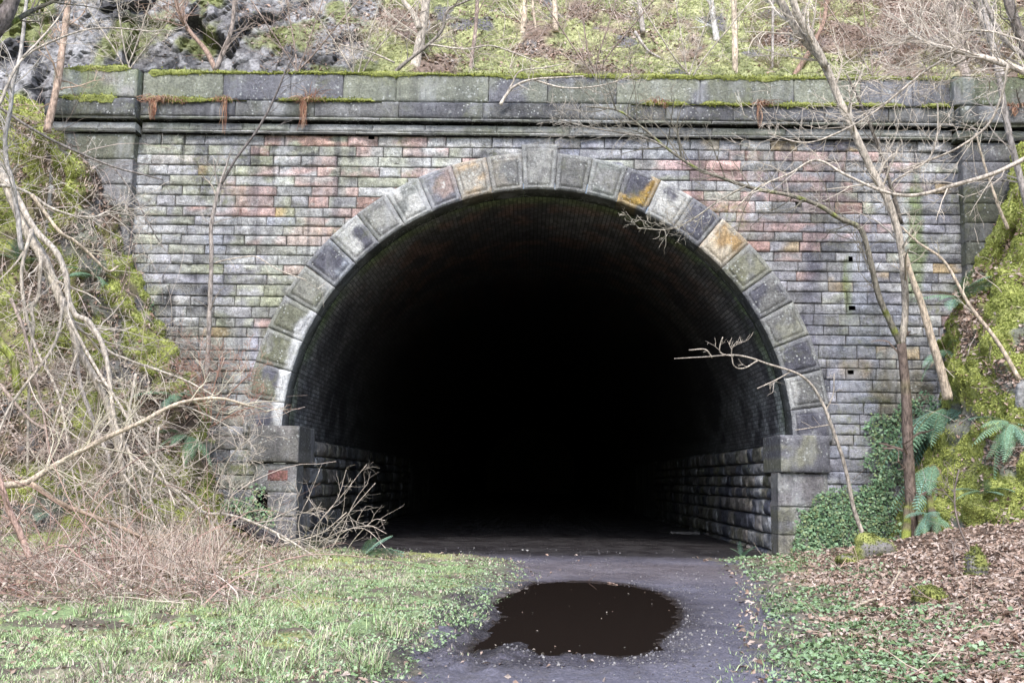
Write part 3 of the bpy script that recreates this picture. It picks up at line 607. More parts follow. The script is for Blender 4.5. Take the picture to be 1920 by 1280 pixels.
def hill():
    V = loft([[(-500, 300, 20.9), (0, 260, 21.2), (500, 240, 21.5), (1000, 230, 21.6), (1500, 230, 21.6), (2400, 230, 21.3)],
              [(-500, 165, 21.2), (0, 150, 21.5), (500, 148, 21.7), (1000, 150, 21.9), (1500, 152, 21.9), (2400, 150, 21.6)],
              [(-500, 40, 21.6), (0, 40, 21.9), (500, 60, 22.3), (1000, 70, 23.4), (1500, 70, 23.6), (2400, 60, 23.6)],
              [(-500, -120, 22.0), (0, -120, 22.3), (500, -80, 23.2), (1000, -60, 25.8), (1500, -60, 26.2), (2400, -60, 26)],
              [(-500, -700, 24), (0, -700, 24.5), (500, -600, 27), (1000, -420, 33), (1500, -420, 33), (2400, -420, 33)]], 420, 230)
    Nn = normals(V); px = proj(V)[..., 0]; cl = sst(900, 430, px + 260 * (fbm(V * .5, 3, 8) - .5))
    f1, f2, cid = worley(V * np.array([.95, .8, .55]) + .35 * fbm(V * 2, 2, 6)[..., None], 301); g1, g2_, gid = worley(V * np.array([4.2, 3, 2.4]), 302)
    n = fbm(V * 1.1, 4, 303); n2 = fbm(V * 5, 4, 304)
    crack = sst(.10, .0, f2 - f1) + .5 * sst(.12, .0, g2_ - g1)
    d = cl * (.5 * (cid - .5) + .12 * (gid - .5) - .08 * crack) + (1 - cl) * (.55 * (n - .5) + .2 * (n2 - .5))
    V2 = V + Nn * d[..., None]
    rock = mixc((.30, .295, .30), (.18, .175, .18), sst(.35, .65, n2)) * (.75 + .5 * gid[..., None]); rock = mixc(rock, (.37, .37, .38), sst(.58, .68, fbm(V * 3, 4, 306)) * .7); rock = mixc(rock, (.05, .05, .055), np.clip(crack, 0, 1) * .8)
    rock = mixc(rock, (.20, .22, .08), sst(.52, .62, n) * .8)
    m = fbm(V * .9 + 5, 4, 307); soil = mixc((.17, .125, .10), (.28, .215, .18), sst(.35, .65, n2)); mo = sst(.34, .50, m - .08 * sst(1450, 1600, px)); gr = mixc(soil, MOSS(n2) * np.array([1.0, .96, 1.5]), mo)
    gr = mixc(gr, (.17, .165, .17), sst(.64, .68, fbm(V * 1.4 + 2, 3, 309)))
    K = mixc(gr, rock, sst(.45, .6, cl + .5 * (n - .5))); sheet('hill', V2, K, MAT['rock'], False); return V2, mo * (1 - sst(.4, .6, cl)), cl
HL, HLM, HLC = hill()
# beyond the frame: the sides of the cutting
SIDES = []
for sgn, nm in ((-1, 'left_cutting_side'), (1, 'right_cutting_side')):
    ys, ts = np.linspace(-12, 21, 150), np.linspace(0, 1, 60); Yg, Tg = np.meshgrid(ys, ts, indexing='ij')
    xb = (11.5 if sgn < 0 else 9.2) + Tg * 8; V = np.stack([sgn * xb, Yg, -.2 + Tg * 11], -1); V = V + (fbm(V * .5, 3, 44)[..., None] - .5) * np.array([1.2, 0, .8])
    V = V + (fbm(V * 1.6, 4, 46)[..., None] - .5) * np.array([1.1, 0, .6]); mk = sst(.42, .56, fbm(V * .8, 4, 45)); sheet(nm, V, mixc(mixc((.10, .08, .06), (.17, .13, .10), fbm(V * 3, 3, 47)), MOSS(fbm(V * 4, 3, 48)) * .33, mk), MAT['soil']); SIDES.append((V, mk, 20000, None))

def surf_at(V, px, py):
    """the point of a sheet seen nearest to a pixel"""
    q = proj(V.reshape(-1, 3)); d = np.hypot(q[:, 0] - px, q[:, 1] - py) + .8 * V.reshape(-1, 3)[:, 1]
    return V.reshape(-1, 3)[np.argmin(d)]
def sample(V, n, wts=None, lim=None):
    """n points spread over a sheet with their normals"""
    a = V[1:, 1:] - V[:-1, :-1]; b = V[1:, :-1] - V[:-1, 1:]; cr = np.cross(a, b); ar = np.linalg.norm(cr, axis=-1)
    wv = ar * (1 if wts is None else np.clip(wts[:-1, :-1], 0, None))
    if lim is not None:
        q = proj(V[:-1, :-1]); wv = wv * ((q[..., 0] > lim[0]) & (q[..., 0] < lim[2]) & (q[..., 1] > lim[1]) & (q[..., 1] < lim[3]))
    i = rng.choice(wv.size, n, p=(wv / wv.sum()).ravel()); r, c = np.unravel_index(i, wv.shape); u, v = rng.random((2, n, 1))
    p = (V[r, c] * (1 - u) + V[r + 1, c] * u) * (1 - v) + (V[r, c + 1] * (1 - u) + V[r + 1, c + 1] * u) * v
    nn = cr[r, c] / (ar[r, c][:, None] + 1e-9); nn = np.where((nn[:, 1] > 0)[:, None], -nn, nn); return p, nn
def leaves(mb, pos, nrm, size, cols, tilt=.6, aspect=.55, lift=.01, fold=.25):
    """pointed leaves folded along the midrib, lying near the given normals"""
    n = len(pos); nn = nrm + rng.normal(0, tilt, (n, 3)); nn /= np.linalg.norm(nn, axis=1)[:, None]
    t = np.cross(nn, rng.normal(0, 1, (n, 3))); t /= np.linalg.norm(t, axis=1)[:, None] + 1e-9; s = np.cross(nn, t)
    L = (size * rng.uniform(.45, 1.5, n))[:, None]; o = pos + nrm * lift
    V = np.stack([o - t * L * .5, o + s * L * .5 * aspect + nn * L * fold * rng.uniform(.3, 1, (n, 1)), o + t * L * .5 + nn * L * rng.uniform(-.2, .3, (n, 1)), o - s * L * .5 * aspect + nn * L * fold * rng.uniform(0, 1, (n, 1))], 1).reshape(-1, 3)
    b = np.arange(n)[:, None] * 4; T = np.concatenate([b + [0, 2, 1], b + [0, 3, 2]]); mb.add(V, None, T, np.repeat(cols, 4, 0))
def blades(mb, pos, h, wd, cols, lean=.5, up=(0, 0, 1)):
    n = len(pos); a = rng.random(n) * 2 * math.pi; d = np.stack([np.cos(a), np.sin(a), 0 * a], -1); s = np.stack([-np.sin(a), np.cos(a), 0 * a], -1)
    h = h * rng.uniform(.5, 1.4, n); l = (lean * rng.uniform(.1, 1.3, n) * h)[:, None] * d; u = np.asarray(up) * h[:, None]; w_ = (wd * rng.uniform(.6, 1.3, n))[:, None] * s
    V = np.stack([pos - w_, pos + w_, pos + u * .6 + l * .35 - w_ * .7, pos + u * .6 + l * .35 + w_ * .7, pos + u + l], 1).reshape(-1, 3)
    b = np.arange(n)[:, None] * 5; mb.add(V, b + [0, 1, 3, 2], b + [2, 3, 4], np.repeat(cols, 5, 0))
def pal(cols, n, jit=.2):
    c = np.array(cols)[rng.integers(0, len(cols), n)]; return c * rng.uniform(1 - jit, 1 + jit, (n, 1))
GREENS = [(.34, .50, .22), (.43, .57, .31), (.27, .40, .17), (.50, .59, .32), (.50, .51, .34)]
BROWNS = [(.41, .315, .26), (.35, .26, .205), (.46, .375, .325), (.26, .18, .14), (.37, .265, .21), (.50, .42, .37)]
STRAW = [(.50, .43, .34), (.42, .35, .28), (.56, .50, .42), (.38, .31, .26)]
def ground_pts(n, u0, u1, y0, y1, keep):
    Y = y0 * (y1 / y0) ** rng.random(n); X = rng.uniform(u0, u1, n) * Y; h, s, p = ground_h(X, Y); k = keep(X, Y, s, p); return np.stack([X, Y, h], -1)[k], s[k]
def nz(q, sc, seed): return fbm(np.stack([q[:, 0] * sc, q[:, 1] * sc, 0 * q[:, 0]], -1), 3, seed)

# grass and small plants
mb = MB()
q, s = ground_pts(290000, -.72, .05, 6.2, 19.7, lambda X, Y, s, p: (s > -.35) & (X < 1) & (p > .03) & (rng.random(len(X)) < 1 - .6 * sst(-2.6, -.8, X) * sst(11, 14, Y)))
k = (.6 * nz(q, 1.3, 71) + .45 * nz(q, 4, 171) + .22 * rng.random(len(q)) > .62) & (rng.random(len(q)) < .12 + .88 * sst(-.1, .9, s + 1.1 * (nz(q, 2.5, 172) - .5))); q = q[k]; dry = nz(q, .8, 72); thick = (sst(-.12, -.28, q[:, 0] / q[:, 1]) * sst(9, 12, q[:, 1]))
tintn = nz(q, 1.0, 174); dr = rng.random(len(q)) < .10 + .4 * sst(.55, .68, dry) + .55 * thick; c = np.where(dr[:, None], pal(STRAW, len(q)), mixc(pal(GREENS, len(q)), pal([(.40, .44, .16), (.34, .37, .13)], len(q)), .8 * sst(.48, .64, tintn))) * (.75 + .5 * nz(q, 3, 175))[:, None]
blades(mb, q, .013 + .026 * rng.random(len(q)) ** 2 + .03 * dr * rng.random(len(q)) ** 2 + .05 * thick * rng.random(len(q)), .0018 + .0002 * q[:, 1], c, 1.8)
q, s = ground_pts(80000, .15, .75, 6.2, 19.7, lambda X, Y, s, p: (s > -.5) & (X > 1)); k = rng.random(len(q)) < .75 * sst(-.5, .5, s + .8 * (nz(q, 2.5, 173) - .5)) * sst(.42, .6, nz(q, 1.1, 73)) * sst(2.6, .8, s); q = q[k]
blades(mb, q, .02 + .03 * rng.random(len(q)) ** 2, .002 + .0002 * q[:, 1], pal(GREENS, len(q)) * .85, 1.8)
c_ = np.array([on_ground(x, y) for x, y in zip(rng.uniform(150, 760, 46), rng.uniform(1090, 1275, 46))])      # longer tussocks
i = rng.integers(0, 46, 3600); q = c_[i] + rng.normal(0, .045, (3600, 3)) * [1, 1, 0]; blades(mb, q, .11 * (.5 + rng.random(3600)), .004, np.where((rng.random(3600) < .35)[:, None], pal(STRAW, 3600), pal(GREENS, 3600)), 1.4)
mb.build('grass', MAT['leaf'], smooth=False)['kind'] = 'stuff'
mb = MB(); UPN = np.array([[0, 0, 1.0]])
q, s = ground_pts(70000, -.5, .05, 6.3, 19.7, lambda X, Y, s, p: (s > -.05) & (X < 1) & (p > .02)); e = np.exp(-np.clip(poly_sd(q[:, :2], PUD), 0, 9) / .9); k = rng.random(len(q)) < .75 * e + .10 * sst(.5, .65, nz(q, .9, 75)); q = q[k]
leaves(mb, q + [0, 0, .03], np.repeat(UPN, len(q), 0), .018 + .0008 * q[:, 1], pal([(.22, .33, .17), (.28, .38, .22), (.17, .27, .12), (.34, .42, .27)], len(q)), .5, .8, .02)
q, s = ground_pts(55000, .15, .56, 6.3, 19.8, lambda X, Y, s, p: (s > -.05) & (X > 1)); k = rng.random(len(q)) < .65 * sst(.44, .62, nz(q, 1.3, 76)) * sst(2.3, .5, s) * sst(-.4, .4, s); q = q[k]
leaves(mb, q + [0, 0, .02], np.repeat(UPN, len(q), 0), .03 + .001 * q[:, 1], pal([(.20, .30, .16), (.26, .36, .22), (.15, .23, .10)], len(q)), .5, .8, .02)
mb.build('ground_cover', MAT['leaf'], smooth=False)['kind'] = 'stuff'
# fallen leaves on the ground, the banks and the hill
mb = MB()
q, s = ground_pts(100000, .13, .85, 6.0, 19.9, lambda X, Y, s, p: (s > -.3) & (X > 1)); k = rng.random(len(q)) < .04 + .96 * sst(.2, 1.5, s + 1.6 * (nz(q, 1.2, 77) - .5)); q = q[k]
leaves(mb, q, np.repeat(UPN, len(q), 0), .05 + .0012 * q[:, 1], pal(BROWNS, len(q)), .55, .6, .012)
q, s = ground_pts(14000, -.56, .1, 6.2, 20.5, lambda X, Y, s, p: (p > .0) & (X < 1.2)); k = rng.random(len(q)) < .03 + .40 * sst(-.4, .4, s) * sst(.42, .58, nz(q, 1.6, 176)) + .5 * sst(16, 19, q[:, 1]) * (q[:, 0] < -2.5); q = q[k]
leaves(mb, q, np.repeat(UPN, len(q), 0), .045 + .001 * q[:, 1], pal(BROWNS, len(q)), .5, .6, .012)
for V, mk, n, lim in ((LB, LBM, 5200, (-60, 150, 560, 1090)), (RB_, RBM, 5500, (1600, 150, 1990, 1100)), (HL, np.clip(HLM + HLC, 0, 1), 10000, (300, -60, 2000, 170)), *SIDES):
    m2 = sst(.40, .56, fbm(V * 1.3 + 11, 3, 81)); p, nn = sample(V, n, (1 - .93 * mk) * (.08 + m2) + .04 * sst(.5, .56, m2), lim)
    leaves(mb, p, nn * .5 + np.array([0, 0, .6]), np.full(n, .085), pal(BROWNS, n), .6, .6, .02)
mb.build('leaf_litter', MAT['dry'], smooth=False)['kind'] = 'stuff'
# moss tufts
mb = MB()
for V, mk, n, lim in ((LB, LBM, 40000, (-60, 150, 560, 1090)), (RB_, RBM, 75000, (1600, 150, 1990, 1100)), (HL, HLM, 30000, (300, -60, 2000, 170)), *SIDES):
    p, nn = sample(V, n, mk ** 2 + .004, lim); br = fbm(p * 2.5, 3, 83)
    c = mixc((.22, .26, .07), (.48, .52, .16), np.clip(sst(.3, .7, br) * .7 + .3 * rng.random(n), 0, 1)); leaves(mb, p, nn, np.full(n, .036), c * (np.array([1, .96, 1.5]) if V is HL else 1), .9, .5, .012, .5)
mb.build('moss', MAT['moss'], smooth=False)['kind'] = 'stuff'
# loose stones on the path
def gravel():
    ph = (1 + 5 ** .5) / 2; iv = np.array([(-1, ph, 0), (1, ph, 0), (-1, -ph, 0), (1, -ph, 0), (0, -1, ph), (0, 1, ph), (0, -1, -ph), (0, 1, -ph), (ph, 0, -1), (ph, 0, 1), (-ph, 0, -1), (-ph, 0, 1)]) / 1.9
    it = np.array([(0, 11, 5), (0, 5, 1), (0, 1, 7), (0, 7, 10), (0, 10, 11), (1, 5, 9), (5, 11, 4), (11, 10, 2), (10, 7, 6), (7, 1, 8), (3, 9, 4), (3, 4, 2), (3, 2, 6), (3, 6, 8), (3, 8, 9), (4, 9, 5), (2, 4, 11), (6, 2, 10), (8, 6, 7), (9, 8, 1)])
    q, s = ground_pts(26000, -.16, .26, 6.3, 22, lambda X, Y, s, p: (s < .1) & (p > .0)); pd = poly_sd(q[:, :2], PUD)
    k = rng.random(len(q)) < .03 + .75 * np.exp(-pd / .35) * sst(.4, .58, nz(q, 2.2, 88)) + .25 * sst(.55, .7, nz(q, .9, 89)); q = q[k]; n = len(q)
    sz = (.004 + .011 * rng.random(n) ** 3)[:, None, None] * rng.uniform(.6, 1.3, (n, 1, 3)); a = rng.random(n) * 6.28; ca, sa = np.cos(a), np.sin(a); Rm = np.stack([np.stack([ca, -sa, 0 * a], -1), np.stack([sa, ca, 0 * a], -1), np.stack([0 * a, 0 * a, 1 + 0 * a], -1)], 1)
    V = np.einsum('nij,nkj->nki', Rm, iv[None] * sz * rng.uniform(.8, 1.2, (n, 12, 1))) + q[:, None] + np.array([0, 0, .004])
    T = (it[None] + 12 * np.arange(n)[:, None, None]).reshape(-1, 3); c = pal([(.17, .165, .18), (.13, .125, .14), (.22, .21, .21), (.10, .095, .11), (.32, .31, .30)], n)
    mb = MB(); mb.add(V, None, T, np.repeat(c, 12, 0)); mb.build('gravel', MAT['soil'], smooth=False)['kind'] = 'stuff'
gravel()
# scraps floating on the puddle
mb = MB(); n = 900; q = np.stack([rng.uniform(PUD[:, 0].min(), PUD[:, 0].max(), n), rng.uniform(PUD[:, 1].min(), PUD[:, 1].max(), n)], -1); pd = poly_sd(q, PUD)
k = (pd < -.03) & (rng.random(n) < .03 + .3 * np.exp(pd / .12)); q = q[k]; leaves(mb, np.column_stack([q, np.full(len(q), -.014)]), np.repeat(UPN, len(q), 0), np.full(len(q), .024), pal([(.4, .36, .3), (.3, .22, .17), (.5, .5, .42)], len(q)), .12, .45, .005)
mb.build('floating_debris', MAT['dry'], smooth=False)['kind'] = 'stuff'

# ------------------------------------------------------------------ trees, saplings and fallen branches
random.seed(5)
PALE, GREYB, RUST, DARKB, BUFFB = (.52, .46, .39), (.40, .36, .33), (.36, .25, .20), (.13, .11, .10), (.58, .48, .37)
def limb_curve(pts, Y0, Y1, wob=.012):
    n = len(pts); c = [P(p[0], p[1], p[2] if len(p) > 2 else lerp(Y0, Y1, i / (n - 1))) for i, p in enumerate(pts)]
    q = crom(c, max(8, 5 * n)); L = len(q); q = q + (fbm(np.stack([np.arange(L) * .45 + random.random() * 99] * 3, -1) + np.array([0, 31, 67]), 2, 3)[:, None] - .5) * wob * np.array([1, .6, .5]); return q
def bark_cols(n, col, moss=0.0):
    t = fbm(np.stack([np.arange(n) * .6 + random.random() * 50, np.zeros(n), np.zeros(n)], -1), 3, 12)
    c = np.asarray(col) * (.7 + .6 * t[:, None]); return mixc(c, (.22, .25, .06), sst(1 - moss - .1, 1 - moss + .1, t) if moss else np.zeros(n))
def tree(name, label, cat, limbs, group=None, seed=1, base=0, rmin=.0034):
    """limbs: (part name, picture points from base to tip, width there, width at the tip, depths, bark, twig count, twig length, levels, moss)"""
    r = random.Random(seed); curves = []
    for l in limbs: curves.append(limb_curve(l[1], l[4][0], l[4][1]))
    root = thing(name, curves[base][0], label, cat, group); tw = MB(); few = sum(l[6] for l in limbs) <= 14
    for l, q in zip(limbs, curves):
        w0, w1 = l[2], l[3]; n = len(q); t = np.linspace(0, 1, n); yy = q[:, 1]
        rad = np.maximum(.003, (w0 + (w1 - w0) * t) * .5 * yy / FPX); rad = rad * (.92 + .16 * vn(np.stack([np.arange(n) * .7 + seed, 0 * t, 0 * t], -1), 4))
        mb = MB(); tube(mb, q, rad, 9 if w0 > 14 else 7 if w0 > 6 else 5, bark_cols(n, l[5], l[9] if len(l) > 9 else 0)); mb.build(l[0], MAT['bark'], root)
        for k in range(l[6] if few else min(1, l[6])):
            mb = MB() if few else tw; twigs(mb, q, float(rad.mean()) * .7, 1 if few else l[6], l[7], l[8], np.minimum(np.asarray(l[5]) * 1.1, .58), r, rmin=rmin)
            if few: mb.build('twig', MAT['twig'], root, smooth=False)
    if tw.n: tw.build('twigs', MAT['twig'], root, smooth=False)
    return root
T, B = 'trunk', 'branch'
# right of the arch
tree('forked_tree', 'dark forked tree leaning over the right side of the wall, foot in ferns', 'tree', [
    (T, [(1722, 1062), (1712, 1000), (1708, 930), (1703, 850), (1699, 740), (1690, 645)], 24, 17, (18.6, 18.7), (.19, .145, .12), 10, .5, 2, .3),
    (T, [(1690, 648), (1697, 590), (1695, 520), (1685, 440), (1664, 375), (1632, 315), (1600, 245), (1572, 185), (1545, 120), (1498, 62), (1462, 0), (1440, -40)], 13, 17, (18.7, 17.6), PALE, 26, 1.1, 3, .12),
    (B, [(1548, 125), (1520, 70), (1495, 25), (1478, -30)], 16, 14, (17.8, 17.4), PALE, 4, .6, 2),
    (B, [(1690, 648), (1668, 600), (1648, 555), (1632, 490), (1614, 430), (1575, 410), (1535, 385), (1480, 366), (1420, 355), (1365, 338), (1300, 312), (1250, 278), (1205, 240), (1160, 208), (1100, 200)], 13, 3, (18.7, 17.9), (.23, .21, .17), 40, 1.0, 3, .35),
    (B, [(1265, 288), (1220, 262), (1170, 250), (1110, 240), (1050, 225)], 4, 2, (18.1, 17.7), (.34, .31, .27), 24, .6, 3),
    (B, [(1400, 348), (1350, 375), (1300, 410), (1255, 430), (1195, 428)], 4, 2, (18.2, 17.8), (.36, .33, .27), 20, .45, 3),
    (B, [(1690, 420), (1668, 340), (1645, 270), (1618, 205), (1588, 140)], 9, 4, (18.5, 18.3), (.17, .15, .13), 10, .7, 2)], seed=3)
tree('broken_pole', 'pale snapped tree stem propped against the forked tree, pointed at its top', 'dead tree', [
    (T, [(1778, 748), (1766, 700), (1748, 640), (1728, 570), (1710, 520), (1697, 474)], 19, 9, (18.4, 18.2), BUFFB, 0, 0, 0)], seed=4)
tree('sapling', 'thin bare sapling bending left across the right edge of the arch', 'sapling', [
    (T, [(1620, 1006), (1600, 950), (1586, 880), (1562, 805), (1535, 742), (1502, 704), (1440, 682), (1385, 666), (1320, 669), (1264, 672)], 9, 1.2, (18.9, 18.2), PALE, 0, 0, 0),
    (B, [(1375, 668), (1352, 662), (1350, 648), (1355, 632)], 3, 2, (18.3, 18.1), PALE, 2, .25, 2), (B, [(1420, 676), (1395, 690), (1376, 685), (1372, 655), (1382, 640)], 3, 2, (18.4, 18.1), PALE, 4, .3, 2),
    (B, [(1335, 670), (1322, 655), (1292, 656)], 3, 2, (18.3, 18.1), PALE, 2, .2, 1), (B, [(1480, 698), (1455, 712), (1420, 728)], 3, 2, (18.5, 18.2), PALE, 4, .3, 2),
    (B, [(1548, 770), (1562, 740), (1564, 700)], 3, 2, (18.7, 18.6), PALE, 3, .3, 2), (B, [(1560, 795), (1530, 800), (1490, 806)], 3, 1.5, (18.7, 18.6), PALE, 2, .3, 1)], seed=5)
tree('overhanging_branch', 'long smooth branch curving in from the right edge before the rosy stones', 'branch', [
    (B, [(1990, 262), (1925, 296), (1862, 326), (1790, 347), (1735, 363), (1690, 366), (1640, 353), (1580, 325), (1530, 300), (1480, 326), (1420, 352), (1386, 385)], 10, 2.5, (14.5, 15.5), PALE, 16, .8, 3),
    (B, [(1680, 366), (1672, 345), (1700, 325), (1740, 300), (1757, 255), (1758, 195)], 4, 3, (15, 14.6), PALE, 6, .5, 2)], seed=6)
tree('overhanging_branch', 'stout pale branch slanting in high from the right edge over the parapet', 'branch', [
    (B, [(2000, 175), (1925, 137), (1850, 110), (1780, 92), (1735, 78), (1705, 62)], 16, 5, (14, 15), PALE, 44, .9, 3),
    (B, [(1890, 120), (1878, 180), (1852, 235), (1800, 275), (1745, 300), (1690, 320)], 6, 3, (14.2, 15), PALE, 14, .7, 3),
    (B, [(1800, 96), (1740, 130), (1690, 170), (1640, 210), (1580, 245), (1510, 268), (1440, 250)], 5, 2.5, (14.6, 15.4), PALE, 34, .8, 3),
    (B, [(1925, 80), (1860, 60), (1800, 62), (1750, 95), (1720, 140)], 5, 2.5, (14.6, 15.4), PALE, 28, .8, 3)], seed=7)
tree('sapling', 'straight thin stem crossing the right bank from the forked tree downwards', 'sapling', [
    (T, [(1912, 712), (1870, 640), (1818, 572), (1770, 490), (1722, 455), (1690, 425)], 9, 3, (17.2, 17.8), BUFFB, 8, .5, 2)], seed=8)
tree('sapling', 'upright stem rising at the far right edge beside the right pilaster', 'sapling', [
    (T, [(1935, 420), (1912, 330), (1890, 240), (1872, 140), (1850, 40), (1838, -30)], 13, 10, (18.4, 18.6), GREYB, 12, .8, 3), (B, [(1890, 430), (1868, 375), (1846, 310), (1830, 250)], 7, 3, (18.6, 18.6), BUFFB, 6, .5, 2)], seed=9)
tree('leaning_tree', 'dark leaning trunk cut by the top right corner', 'tree', [
    (T, [(2010, 330), (1962, 200), (1930, 110), (1900, 30), (1880, -40)], 22, 18, (17, 17), (.24, .21, .19), 16, 1.0, 3), (B, [(1925, 110), (1880, 70), (1845, 0), (1830, -30)], 10, 8, (17, 17), GREYB, 10, .8, 3)], seed=10)
# behind the parapet
BG = 'bare trees standing behind the parapet'
tree('bare_tree', 'thickest pale trunk behind the parapet, forked near the top edge', 'tree', [
    (T, [(776, 150), (781, 110), (789, 70), (796, 25), (802, -40), (806, -160)], 21, 15, (22.0, 22.4), PALE, 8, 1.0, 3), (B, [(787, 55), (774, 25), (756, 0), (735, -60)], 13, 9, (22.1, 22.2), PALE, 4, .8, 2)], BG, 21)
tree('bare_tree', 'slim pinkish stem just right of the thickest trunk behind the parapet', 'tree', [(T, [(880, 152), (886, 100), (893, 40), (897, -60)], 9, 7, (22.2, 22.5), (.36, .28, .24), 8, .8, 3)], BG, 22)
tree('bare_tree', 'faint buff trunk far up the slope above the left of the keystone', 'tree', [(T, [(978, 80), (983, 30), (988, -60)], 12, 10, (23.4, 23.6), BUFFB, 5, .7, 2), (T, [(1010, 85), (1000, 20), (996, -50)], 6, 5, (23.4, 23.6), BUFFB, 5, .7, 2)], BG, 23)
tree('bare_tree', 'buff stem far up the slope above the right of the keystone', 'tree', [(T, [(1042, 60), (1040, 10), (1036, -60)], 12, 9, (23.4, 23.5), BUFFB, 6, .8, 2)], BG, 24)
tree('bare_tree', 'short greyish stem up the slope midway between keystone and birch', 'tree', [(T, [(1206, 62), (1200, 15), (1194, -50)], 11, 8, (23.6, 23.8), GREYB, 6, .8, 2), (B, [(1190, 60), (1215, 95), (1245, 112)], 7, 3, (23, 22.8), GREYB, 3, .4, 1)], BG, 25)
tree('birch_tree', 'whitish birch stem with dark bands up the mossy slope', 'tree', [(T, [(1345, 82), (1338, 40), (1333, 0), (1328, -70)], 13, 10, (23.4, 23.6), (.55, .53, .50), 6, .7, 2)], None, 26)
tree('bare_tree', 'straight buff pole standing close behind the parapet beside the birch', 'tree', [(T, [(1379, 155), (1378, 100), (1377, 40), (1374, -70)], 13, 11, (22.1, 22.4), BUFFB, 6, .7, 2)], BG, 27)
tree('bare_tree', 'very thin grey pole behind the parapet left of the forked tree top', 'tree', [(T, [(1447, 155), (1449, 80), (1449, 20), (1447, -50)], 6, 5, (22.2, 22.5), GREYB, 5, .6, 2)], BG, 28)
tree('bare_tree', 'reddish stem leaning right behind the parapet', 'tree', [(T, [(1484, 150), (1510, 110), (1532, 70), (1547, 30), (1552, -50)], 11, 8, (22.2, 22.6), (.34, .23, .18), 8, .8, 3)], BG, 29)
tree('bare_tree', 'broad greyish trunk behind the twig tangle above the right pilaster', 'tree', [(T, [(1818, 165), (1800, 110), (1785, 40), (1776, -60)], 22, 17, (22, 22.3), (.33, .28, .25), 14, 1.0, 3)], BG, 30)
tree('bare_tree', 'grey trunk behind the parapet nearest the top right corner', 'tree', [(T, [(1885, 165), (1862, 90), (1835, 20), (1815, -60)], 14, 12, (22, 22.3), GREYB, 14, 1.0, 3)], BG, 31)
tree('bare_tree', 'rusty stem leaning left in front of the grey cliff', 'tree', [(T, [(412, 150), (388, 98), (355, 58), (335, 20), (322, -40)], 11, 7, (21.2, 21.5), (.34, .24, .19), 14, .8, 3), (B, [(404, 132), (422, 90), (436, 45), (442, -30)], 11, 8, (21.2, 21.4), (.30, .25, .22), 10, .7, 3)], BG, 32)
tree('bare_tree', 'dark bowed limb crossing in front of the thickest trunk behind the parapet', 'tree', [(T, [(728, 148), (760, 118), (800, 87), (828, 58), (838, 22), (862, 8), (905, -10)], 8, 4, (21.4, 21.3), (.26, .23, .20), 14, .9, 3), (B, [(806, 84), (870, 92), (920, 86), (965, 100), (1010, 118)], 4, 2.5, (21.3, 21.2), PALE, 12, .7, 3), (B, [(740, 118), (700, 100), (670, 92), (638, 84)], 4, 2.5, (21.4, 21.3), PALE, 8, .6, 2)], BG, 33)
for i, (x, yb, lab) in enumerate(((560, 140, 'wispy shrub at the right end of the grey cliff'), (668, 145, 'wispy shrub between the grey cliff and the thickest trunk'), (1110, 145, 'wispy shrub on the mossy slope right of the keystone'), (1290, 150, 'wispy shrub on the mossy slope left of the birch'), (1640, 150, 'wispy shrub behind the parapet right of the leaning reddish stem'), (240, 135, 'wispy shrub before the cliff above the left pilaster'))):
    tree('bare_shrub', lab, 'shrub', [(B, [(x + random.uniform(-12, 12), yb), (x + d * .4, yb - 40), (x + d, yb - 95), (x + d * 1.6, yb - 150)], 3.5, 2.5, (21.6, 21.4), PALE if i % 2 else (.36, .28, .24), 12, .7, 3) for d in (-60, -15, 30, 75)], 'bare shrubs above the parapet', 40 + i)
tree('fallen_branch', 'dead forked branch lodged on the cornice above the keystone', 'branch', [(B, [(938, 197), (950, 178), (965, 162), (995, 150), (1040, 146), (1095, 143)], 7, 2.5, (19.6, 19.4), PALE, 6, .35, 2), (B, [(950, 176), (962, 155), (975, 134), (1015, 128), (1060, 120)], 4, 2, (19.6, 19.3), PALE, 5, .35, 2), (B, [(1000, 150), (1060, 165), (1130, 160), (1190, 140)], 4, 2, (19.5, 19.2), PALE, 10, .5, 3)], None, 50)
# left of the arch
tree('leaning_tree', 'tan trunk leaning in front of the left pilaster', 'tree', [(T, [(88, 248), (100, 195), (111, 140), (119, 75), (127, 10), (133, -50)], 15, 12, (19.0, 19.3), (.42, .31, .24), 8, .8, 3)], None, 51)
tree('climbing_sapling', 'slender sapling growing up against the wall left of the arch', 'sapling', [(T, [(387, 712), (391, 640), (394, 560), (397, 470), (396, 427), (407, 367), (414, 345)], 10, 7, (19.2, 19.4), (.33, .29, .26), 8, .7, 2), (B, [(412, 350), (443, 297), (483, 243), (513, 187), (535, 135), (556, 95)], 6, 3, (19.4, 19.3), (.17, .15, .14), 10, .7, 2), (B, [(406, 368), (395, 345), (378, 330)], 4, 2, (19.4, 19.3), PALE, 3, .5, 2), (B, [(397, 495), (420, 488), (450, 483), (482, 482), (520, 505), (575, 525)], 3, 2, (19.4, 19.2), PALE, 4, .5, 2)], None, 52)
